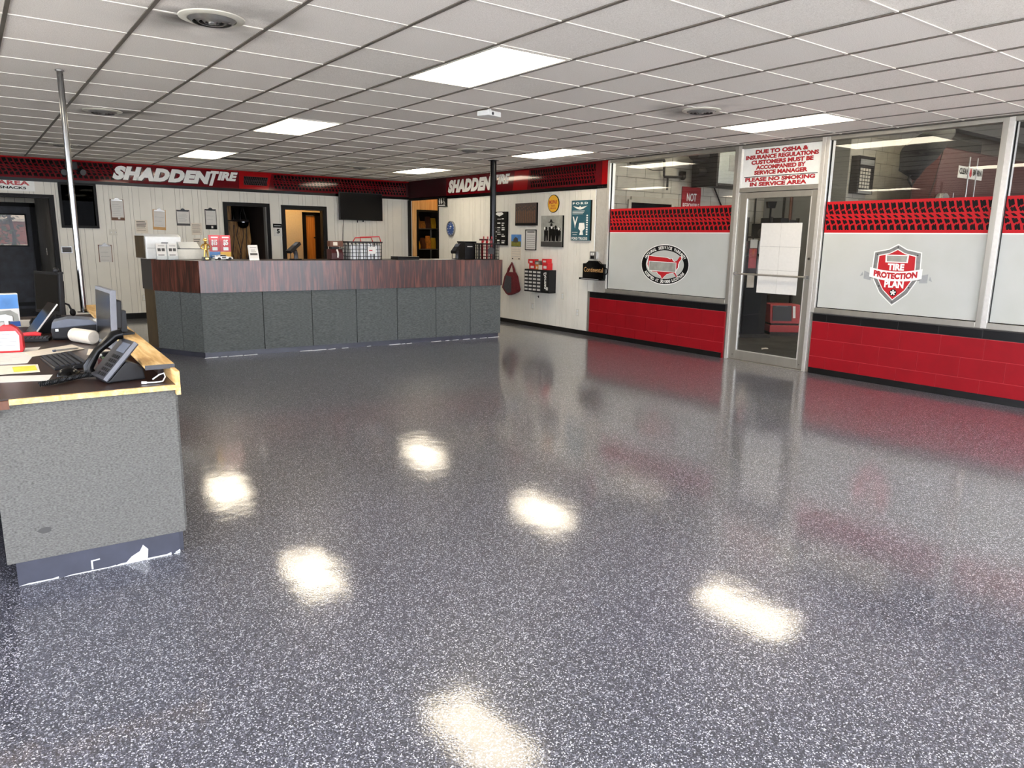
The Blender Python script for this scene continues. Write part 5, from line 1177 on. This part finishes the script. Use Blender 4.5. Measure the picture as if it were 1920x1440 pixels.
t = dthing('brochure_box', 'blue and white brochure box at the far left of the desk', 'box', .205, 6.2, math.radians(4))
obj('box', MB().box(-.10, .062, -.03, .03, .0, .235), 'paper', t, bevel=.004); obj('sky_print', MB().box(-.098, .060, -.0308, -.03, .13, .228), 'blue_sky', t); obj('car_print', MB().prism_y([(-.095, .04), (.055, .04), (.05, .09), (.01, .12), (-.06, .115), (-.095, .09)], -.0312, -.0302), 'canvas_grey', t); obj('base_print', MB().box(.0, .06, -.0312, -.03, .005, .04), 'clock_blue', t)
t = dthing('tilted_tablet', 'thin black tablet propped up with a pale edge before the far monitor', 'tablet', .295, 5.72, math.radians(-80))
R_ = Matrix.Translation((0, 0, .004)) @ Matrix.Rotation(math.radians(-38), 4, 'X'); obj('slab', MB().box(-.10, .10, -.004, .004, .002, .24).xf(R_), 'gloss_black', t); obj('edge', MB().box(.1, .1015, -.0045, .0045, .002, .24).xf(R_), 'paper', t); obj('easel', MB().prism_x([(.03, 0), (.16, 0), (.14, .12)], -.03, .03), 'black_plastic', t)
t = dthing('keyboard', 'far dark keyboard half hidden behind the label printer', 'keyboard', .305, 5.33, math.radians(-12)); obj('case', MB().box(-.14, .07, -.065, .065, 0, .018), 'black_plastic', t, bevel=.003)
for r in range(4):
    for c_ in range(9): o = obj('key', key_me, None, t); o.location = (-.127+c_*.022, -.045+r*.026, .018)
t = dthing('red_stapler', 'small red stapler on the desk beside the spray bottle', 'stapler', .285, 5.52, math.radians(-20)); obj('base', MB().box(-.06, .06, -.014, .014, 0, .008), 'red_gloss', t); obj('arm', MB().prism_y([(-.055, .012), (.06, .010), (.062, .026), (.03, .036), (-.05, .030)], -.012, .012), 'red_plastic', t, bevel=.003)
t = dthing('pen', 'silver pen lying on the papers behind the keyboard', 'pen', .41, 4.77, math.radians(20), DT+.0045); obj('barrel', MB().cyl((-.06, 0, .006), (.05, 0, .006), .005), 'steel', t, smooth=True); obj('tip', MB().cyl((.05, 0, .006), (.065, 0, .006), .005, .001), 'steel', t); obj('cap', MB().cyl((-.075, 0, .006), (-.06, 0, .006), .0065), 'blue_grey_plastic', t)
t = dthing('clip_box', 'small dark tray of coloured clips beside the phone', 'tray', .545, 4.17, math.radians(10)); obj('tray', MB().box(-.05, .05, -.035, .035, 0, .03), 'dark_red', t)
for k, m_ in enumerate(('leaf', 'paper', 'yellow', 'red_plastic', 'teal')): obj('clip', MB().box(-.035+k*.014, -.025+k*.014, -.02, .015-.004*k, .0302, .040), m_, t)
t = dthing('power_adapter', 'black power adapter with looped cables under the raw wood ledge', 'adapter', .565, 4.42, .2); obj('block', MB().box(-.03, .03, -.02, .02, 0, .03), 'black_plastic', t, bevel=.003); obj('cable', MB().tube([(.0, .02, .015), (.02, .06, .02), (.02, .10, .012), (.0, .14, .006)], .0035).tube([(-.03, 0, .015), (-.045, -.02, .008), (-.05, -.06, .005), (-.02, -.10, .005)], .0035), 'black_plastic', t, smooth=True); obj('plug', MB().cyl((-.055, -.02, .012), (-.03, 0, .015), .007), 'white_plastic', t)
t = dthing('headset', 'black headset lying near the foot of the chrome pole', 'headset', .585, 6.75, .4); obj('band', MB().tube([(-.07, 0, .03), (-.06, .03, .09), (0, .05, .12), (.06, .03, .09), (.07, 0, .03)], .008), 'black_plastic', t, smooth=True); obj('ear_cup', MB().ball((-.07, 0, .03), .02, .03, .03), 'black_plastic', t, smooth=True); obj('ear_cup', MB().ball((.07, 0, .03), .02, .03, .03), 'black_plastic', t, smooth=True)
t = dthing('document_tray', 'black document tray stuffed with folders between the tablet and the far monitor', 'tray', .42, 6.03, math.radians(-6))
obj('tray', MB().box(-.10, .12, -.14, .14, 0, .012).box(-.10, -.094, -.14, .14, .012, .06).box(.114, .12, -.14, .14, .012, .06).box(-.094, .114, .134, .14, .012, .06), 'black_plastic', t)
for k, m_ in enumerate(('print_dark', 'paper_cream', 'black_plastic')): obj('folder', MB().box(-.088+.01*k, .104-.012*k, -.13+.012*k, .125, .0125+.013*k, .024+.013*k), m_, t)
t = dthing('white_charging_cable', 'thin white charging cable looped at the desk corner', 'cable', .655, 3.53, 0)
obj('cable', MB().tube([(-.06, .0, .005), (-.03, -.012, .005), (.005, -.006, .006), (.022, .02, .02), (.02, .035, .035), (.0, .035, .03), (-.03, .03, .012)], .0032), 'white_plastic', t, smooth=True); obj('plug', MB().cyl((-.08, .006, .006), (-.06, .0, .005), .006), 'white_plastic', t, smooth=True)

# ------------------------------------------------------------------ service bay behind the glass
YC, YBUMP, XBUMP = 8.25, 6.7, 11.86
wb = struct('wall_bay_rear', MB().box(XR+.125, XBUMP, YC+.01, YC+.2, 0, 3.72).box(XBUMP+.012, 19.1, YBUMP+.01, YBUMP+.2, 0, 3.72).box(XBUMP+.012, XBUMP+.2, YBUMP+.2, YC+.2, 0, 3.72), 'cmu_joint')
blk = MB().box(.004, .402, 0, .012, .004, .199).mesh('block', 'cmu')
def cmu_wall(x0, x1, y, z_from, z_to):
    r0 = int(z_from/.203)
    z = r0*.203; r = r0
    while z < z_to:
        x = x0-(.203 if r % 2 else 0)
        while x < x1-.02:
            a, b = max(x0, x), min(x1, x+.406)
            if b-a > .38:
                o = obj('block', blk, None, wb); o.location = (a, y, z)
            elif b-a > .03: obj('block', MB().box(a+.004, b-.004, y, y+.012, z+.004, z+.199), 'cmu', wb)
            x += .406
        z += .203; r += 1
cmu_wall(XR+.126, XBUMP, YC, .8, 3.65)
cmu_wall(XBUMP+.012, 15.2, YBUMP, 1.8, 3.65)
obj('lower_wall', MB().box(XR+.126, XBUMP, YC, YC+.011, 0, .61), 'grey_paint', wb)
struct('wall_bay_return', MB().box(XBUMP, XBUMP+.011, YBUMP, YC, 0, 3.72), 'grey_paint')
struct('wall_bay_far', MB().box(19.1, 19.2, -3.2, 8.5, 0, 3.72), 'grey_paint')
solid_wall('wall_bay_front', XR+.125, 19.1, 0, 3.72, [(10.7, 12.4, -.1, 3.3), (13.4, 17.4, -.1, 3.3)], 'x', -3.2, -3.0, 'grey_paint')  # unseen open doorways added so daylight brightens the bay walls
struct('wall_bay_side', MB().box(XR+.121, XR+.16, -3.0, YC, 2.63, 3.72), 'grey_paint')
struct('beam_bay', MB().box(XBUMP+.2, 19.1, 5.9, 6.1, 3.42, 3.7), 'bay_ceiling')
def shop_light(x, y, lab):
    t = thing('shop_light', lab, 'shop light', (x, y, 3.60), 0, 'shop lights in the service bay')
    obj('housing', MB().prism_y([(-.08, .0), (.08, .0), (.04, .07), (-.04, .07)], -.6, .6), 'white_plastic', t); obj('tube', MB().cyl((-.035, -.58, -.018), (-.035, .58, -.018), .017).cyl((.035, -.58, -.018), (.035, .58, -.018), .017), 'bay_tube', t); obj('hanger', MB().cyl((0, -.4, .07), (0, -.4, .12), .005).cyl((0, .4, .07), (0, .4, .12), .005), 'steel', t)
shop_light(9.6, 3.2, 'shop light nearest the office door inside the service bay'); shop_light(13.2, 3.2, 'middle shop light in the service bay'); shop_light(9.6, 6.6, 'shop light above the tool chest in the service bay'); shop_light(16.5, 3.4, 'farthest shop light near the red furnace')
shop_light(12.2, 5.1, 'added shop light over the black fabric bag, out of view, brightening the bay wall')  # unseen, added to brighten the block wall behind the second window
# hung equipment on the rear bay wall
t = thing('unit_heater', 'grey sheet-metal unit heater hung on the block wall behind the first window', 'heater', (9.75, YC-.55, 2.40))
obj('cabinet', MB().box(.05, 1.15, 0, .5, 0, .62), 'sheet_metal', t, bevel=.008); obj('rear_frame', MB().box(0, .049, .0, .5, -.05, .64), 'dark_iron', t); obj('bottom_lip', MB().box(.05, 1.15, .005, .495, -.03, -.0005), 'dark_iron', t); obj('hatch', MB().box(.30, .52, -.004, -.0005, .2, .45), 'steel', t)
obj('motor', MB().cyl((-.02, .25, .45), (-.28, .25, .45), .11).cyl((-.02, .25, .18), (-.2, .25, .18), .07), 'dark_iron', t, smooth=True)
for k in range(4): obj('louvre', MB().box(1.152, 1.18, .05, .45, .08+k*.13, .13+k*.13), 'steel', t)
obj('brace', MB().tube([(.6, .5, -.03), (.9, .54, -.35), (1.35, .54, -.9)], .012), 'dark_iron', t)
t = thing('gas_pipe', 'dark iron gas pipe running along the block wall to the heater', 'pipe', (8.30, YC-.06, 2.64))
obj('pipe', MB().tube([(0, 0, 0), (.75, 0, .10), (.76, 0, .08), (.77, 0, -.14), (.79, 0, -.16), (1.25, 0, -.14)], .02).tube([(.86, 0, -.16), (.86, 0, -.36)], .018), 'dark_iron', t, smooth=True); obj('thin_pipe', MB().tube([(.0, -.01, .0), (.5, -.01, -.08), (.75, -.01, -.06)], .008), 'dark_iron', t); obj('valve', MB().ball((1.22, 0, -.14), .05).box(1.17, 1.27, -.02, .02, -.11, -.05), 'dark_iron', t)
t = thing('not_responsible_sign', 'dark red notice with white capitals on the block wall of the service bay', 'sign', (9.58, YC-.004, 1.82))
obj('board', MB().box(0, .47, -.012, -.001, 0, .54), 'red_gloss', t); text('lettering', 'NOT', .12, .36, .31, .44, -.0126, 'print_white', t, bold=.02); text('lettering', 'RESPONSIBLE', .03, .44, .20, .28, -.0126, 'print_white', t, bold=.01)
w = struct_root('window_30', (8.40, YC, 1.2)); obj('frame_jamb', MB().box(-.06, .0, -.03, -.001, 0, .9), 'cmu', w); obj('frame_jamb', MB().box(.93, .99, -.03, -.001, 0, .9), 'cmu', w); obj('frame_head', MB().box(0, .93, -.03, -.001, .86, .95), 'cmu', w); obj('pane', MB().box(.0, .93, -.012, -.001, 0, .86), 'gloss_black', w)
for x, r_, lab in ((11.98-.3, .012, 'thin dark conduit on the block wall seen through the door glass'), (12.5-.75, .0, '')):
    if r_: t = thing('wall_conduit', lab, 'pipe', (x-.1, YC-.02, 1.3)); obj('tube', MB().cyl((0, 0, 0), (0, 0, 2.2), r_), 'dark_iron', t)
t = thing('wall_conduit', 'pair of brown pipes on the grey return wall seen through the door glass', 'pipe', (11.80, YC-.45, 1.2)); obj('tube', MB().cyl((0, 0, 0), (0, 0, 2.2), .018), 'dark_iron', t); obj('tube', MB().cyl((0, -.14, 0), (0, -.14, 2.2), .025), 'brown_wood', t)
t = thing('vent_cabinet', 'dark wire-fronted cabinet with white packets on the bay wall behind the second window', 'cabinet', (11.93, YBUMP-.001, 2.30))
obj('back', MB().box(0, .5, -.14, -.005, 0, .60), 'dark_iron', t); obj('top_panel', MB().box(.03, .47, -.146, -.1405, .46, .55), 'grey_paint', t); obj('bottom_panel', MB().box(.03, .47, -.146, -.1405, -.0, .07), 'grey_paint', t)
for r in range(6):
    for c_ in range(4): obj('packet', MB().box(.05+c_*.085, .115+c_*.085, -.146, -.1405, .09+r*.055, .13+r*.055), 'cmu', t)
t = thing('exhaust_hose_bag', 'bulky black fabric bag slung under the bay ceiling behind the second window', 'bag', (11.0, 5.2, 2.40))
P = [(0, 0, .02), (-.12, 0, .12), (-.05, 0, .30), (.18, .0, .42), (.5, 0, .58), (.85, 0, .72)]
obj('bag', MB().tube(P, [.05, .17, .22, .22, .18, .10], n=14), 'fabric_black', t, smooth=True); obj('strap', MB().tube([(-.12, 0, .1), (-.2, 0, -.03), (-.08, 0, -.10), (.02, 0, .0)], .015), 'fabric_black', t, smooth=True); obj('cord', MB().tube([(-.06, 0, -.09), (-.08, 0, -1.0)], .005), 'dark_iron', t); obj('rope', MB().tube([(.85, 0, .72), (.6, 0, .0), (.2, 0, -.8)], .008).tube([(.85, 0, .7), (.86, 0, 1.32)], .006), 'dark_iron', t)
t = thing('red_furnace', 'big dark red waste-oil furnace with a white name plate in the service bay', 'furnace', (12.62, 5.62, 2.02))
obj('cabinet', MB().box(0, 3.6, 0, .4, 0, 1.0), 'dark_red', t, bevel=.02); obj('flue', MB().box(.3, 1.6, .05, .35, 1.0, 1.2), 'black_paint', t); obj('fan_housing', MB().cyl((.1, -.02, .12), (.1, -.12, .12), .16), 'steel', t, smooth=True); obj('shelf_frame', MB().box(-.1, 3.7, -.05, .45, -.09, -.001), 'red_gloss', t); obj('leg', MB().box(-.1, .0, -.05, .05, -2.02, -.09), 'dark_iron', t); obj('leg', MB().box(3.6, 3.7, -.05, .05, -2.02, -.09), 'dark_iron', t); obj('leg', MB().box(-.1, .0,   .35, .45, -2.02, -.09), 'dark_iron', t); obj('leg', MB().box(3.6, 3.7,   .35, .45, -2.02, -.09), 'dark_iron', t)
pl = obj('name_plate', MB().box(.70, 1.62, -.01, -.001, .56, .75), 'paper', t); text('lettering', 'CLEAN', .73, 1.07, .62, .72, -.0106, 'print_black', pl, bold=.05); text('lettering', 'BURN', 1.25, 1.59, .62, .72, -.0106, 'print_black', pl, bold=.05)
obj('flame_mark', MB().poly([(1.16, .58), (1.21, .62), (1.19, .70), (1.16, .74), (1.12, .68), (1.11, .62)], -.0107), 'print_red', pl)
obj('drain_pipe', MB().cyl((.95, -.06, .9), (.95, -.06, .2), .012).cyl((1.25, -.06, .9), (1.25, -.06, .05), .010).cyl((.5, -.06, .3), (.5, -.06, 0), .008), 'steel', t)
# low things seen through the door
t = thing('battery_charger', 'red battery charger with a dark slanted panel on the bay floor', 'charger', (10.62, 6.88, 0), math.radians(-38))
obj('skid', MB().box(-.24, .24, -.2, .2, .0, .06), 'dark_iron', t); obj('lower_box', MB().box(-.25, .25, -.2, .22, .06, .17), 'red_machine', t, bevel=.01); obj('body', MB().prism_x([(-.16, .20), (.22, .20), (.22, .50), (-.10, .50)], -.24, .24), 'red_machine', t, bevel=.01); obj('neck', MB().box(-.22, .22, -.15, .2, .171, .199), 'dark_iron', t)
obj('panel', MB().prism_x([(-.166, .24), (-.158, .24), (-.110, .485), (-.118, .485)], -.2, .1), 'dark_plastic', t); obj('panel_print', MB().prism_x([(-.124, .45), (-.1235, .45), (-.1195, .475), (-.120, .475)], -.16, .04).prism_x([(-.163, .29), (-.162, .29), (-.1195, .475), (-.120, .475)], .12, .16), 'print_white', t)
t = thing('tool_chest', 'long dark red tool chest against the bay rear wall', 'cabinet', (9.5, 7.45, 0))
obj('body', MB().box(0, 1.35, 0, .6, .06, .85), 'dark_red', t, bevel=.006)
for r in range(4):
    dr = obj('drawer', MB().box(.03, 1.32, -.015, -.0005, .10+r*.185, .27+r*.185), 'dark_red', t); obj('handle', MB().box(.1, 1.25, -.03, -.0155, .235+r*.185, .25+r*.185), 'dark_iron', dr)
obj('decal', MB().poly([(.7, .55), (.95, .55), (.95, .66), (.7, .66)], -.0156), 'print_dark', t)
for x in (.1, 1.25):
    for y in (.08, .52): obj('caster', MB().cyl((x-.02, y, .03), (x+.02, y, .03), .03), 'black_rubber', t)
t = thing('diagnostic_cart', 'upright red and white test machine beside the tool chest', 'machine', (9.9, 6.95, .0), math.radians(-36))
obj('column', MB().box(-.14, .22, 0, .3, .05, 1.5), 'black_paint', t); obj('red_panel', MB().box(-.12, .0, -.008, -.0005, 1.08, 1.38), 'red_machine', t); obj('label', MB().box(-.11, .0, -.009, -.0005, 1.39, 1.52), 'paper', t); obj('label', MB().box(-.12, -.01, -.009, -.0005, .78, 1.0), 'paper_cream', t); obj('wire_grid', MB().box(.02, .2, -.006, -.0005, 1.0, 1.5), 'steel', t); obj('gauge', MB().cyl((.1, -.02, 1.62), (.1, .1, 1.62), .08), 'dark_iron', t); obj('hose', MB().tube([(.02, -.02, 1.3), (.12, -.06, 1.1), (.04, -.06, .95), (.16, -.04, .8)], .014), 'black_rubber', t, smooth=True); obj('base', MB().box(-.2, .28, -.1, .35, 0, .05), 'dark_iron', t); obj('lamp_post', MB().cyl((.2, .1, 1.5), (.2, .1, 2.0), .015).prism_y([(.15, 2.0), (.25, 2.0), (.27, 2.1), (.13, 2.1)], .05, .15), 'black_paint', t)
t = thing('tool_shelf', 'dark shelving packed with black tool cases by the bay rear wall', 'shelf', (11.35, 7.45, 0))
for z in (.1, .6, 1.1, 1.55): obj('shelf_board', MB().box(-.4, .42, 0, .5, z, z+.03), 'dark_iron', t)
for x in (-.4, .38):
    for y in (0, .46): obj('upright', MB().box(x, x+.04, y, y+.04, 0, 1.9), 'dark_iron', t)
n_ = 0
for z, row in ((.13, 3), (.63, 4), (1.13, 4), (1.58, 3)):
    for k in range(row):
        n_ += 1; w_ = .74/row
        c = thing('tool_case', ['lowest', 'second', 'third', 'topmost'][[.13, .63, 1.13, 1.58].index(z)] + ' shelf black tool case, ' + ['first', 'second', 'third', 'fourth'][k] + ' from the tool chest', 'case', (11.35-.35+w_*k, 7.47, z+.001), 0, 'tool cases on the dark shelving')
        obj('case', MB().box(.01, w_-.012, 0, .4, 0, random.uniform(.2, .34)), random.choice(('black_plastic', 'dark_plastic', 'black_paint')), c, bevel=.006); obj('tag', MB().box(.03, w_*.5, -.002, -.0002, .06, .10), 'print_grey', c)
t = thing('floor_scrap', 'crumpled pale paper scrap on the dark bay floor', 'paper', (8.95, 6.05, -.003)); obj('scrap', MB().prism_z([(-.08, -.03), (.0, -.01), (.06, -.04), (.09, .02), (.0, .03)], 0, .012), 'paper_cream', t)
t = thing('floor_scrap', 'small pale chip on the bay floor near the door sill', 'paper', (9.4, 5.75, -.003)); obj('scrap', MB().prism_z([(-.05, -.02), (.04, -.02), (.05, .02), (-.03, .02)], 0, .008), 'paper_cream', t)

# ------------------------------------------------------------------ inside the doorways
t = thing('wood_slab', 'live-edge wood slab with dark veins leaning inside the dark doorway', 'slab', (4.30, 15.2, 0))
obj('slab', MB().prism_y([(0, 0), (.24, 0), (.27, .9), (.40, 1.35), (.38, 1.72), (-.04, 1.74), (-.05, .9)], 0, .05), 'slab_wood', t, bevel=.006)
vn = MB()
for x0_, sw in ((.05, .03), (.14, -.05), (.22, .06), (.30, .02)): vn.tube([(x0_, -.002, .2), (x0_+sw, -.003, .7), (x0_-sw, -.003, 1.1), (x0_+sw*.5, -.003, 1.45), (x0_+.02, -.002, 1.66)], .007, n=6)
obj('vein', vn, 'dark_iron', t, smooth=True); obj('upper_board', MB().box(-.06, .05, .06, .09, 1.76, 2.05), 'slab_wood', t)
t = thing('bowl_lamp', 'round glossy black lamp hanging over the wood slab', 'lamp', (4.50, 15.02, 1.60)); obj('bowl', MB().lathe([(.002, 0), (.06, .012), (.10, .06), (.112, .12), (.10, .125), (.002, .06)]), 'gloss_black', t, smooth=True); obj('cord', MB().tube([(-.08, 0, .12), (0, 0, .45), (0, 0, .89)], .005).tube([(.08, 0, .12), (0, 0, .45)], .005), 'black_plastic', t); obj('highlight_ring', MB().lathe([(.100, .118), (.114, .118), (.114, .126), (.100, .126)], hollow=True), 'chrome', t, smooth=True)
t = thing('hanging_glassware', 'dark glass bottles on a high shelf inside the dark doorway', 'bottles', (4.55, 15.6, 1.78)); obj('shelf_board', MB().box(-.3, .22, -.1, .1, -.03, 0), 'dark_room', t)
for k in range(3): obj('bottle', MB().lathe([(.001, 0), (.03, 0), (.03, .14), (.012, .18), (.012, .23), (.001, .23)], c=(-.2+k*.14, 0, .001), n=14), 'gloss_black', t, smooth=True)
t = thing('room_ceiling_lamp', 'warm ceiling lamp in the beige room behind the second doorway', 'lamp', (5.6, 14.95, 2.45)); obj('globe', MB().ball((0, 0, -.06), .09, .09, .05), 'hall_bulb', t, smooth=True); obj('canopy', MB().cyl((0, 0, -.012), (0, 0, -.001), .06), 'white_plastic', t)
t = thing('hall_ceiling_lamp', 'warm ceiling lamp in the pine-lined hall', 'lamp', (8.5, 13.55, 2.55)); obj('globe', MB().ball((0, 0, -.06), .07, .07, .05), 'hall_bulb', t, smooth=True); obj('canopy', MB().cyl((0, 0, -.012), (0, 0, -.001), .06), 'white_plastic', t)
t = thing('store_rack', 'metal store rack of snacks behind the pine doorway', 'rack', (8.25, 14.75, 0))
for x in (-.01, .62):
    for y in (0, .42): obj('upright', MB().box(x, x+.025, y, y+.025, 0, 1.85), 'aluminium_light', t)
SH = (.2, .7, 1.2, 1.66)
for z in SH: obj('shelf_board', MB().box(0, .64, 0, .44, z, z+.02), 'steel', t)
n_ = 0
for z, nm in zip(SH, ('lowest', 'second', 'third', 'topmost')):
    for k in range(4):
        h_ = random.uniform(.15, .3)
        c = thing('snack_bag', nm + ' rack shelf orange snack bag, ' + ['first', 'second', 'third', 'fourth'][k] + ' from the white upright', 'snack bag', (8.25+.10+k*.14, 14.90, z+.021), random.uniform(-.3, .3), 'snack bags on the store rack')
        obj('bag', MB().prism_x([(-.05, 0), (.05, 0), (.06, h_*.4), (.01, h_), (-.01, h_), (-.06, h_*.4)], -.06, .06), random.choice(('orange_box', 'yellow', 'orange_box', 'manila', 'brown_wood')), c, bevel=.01)
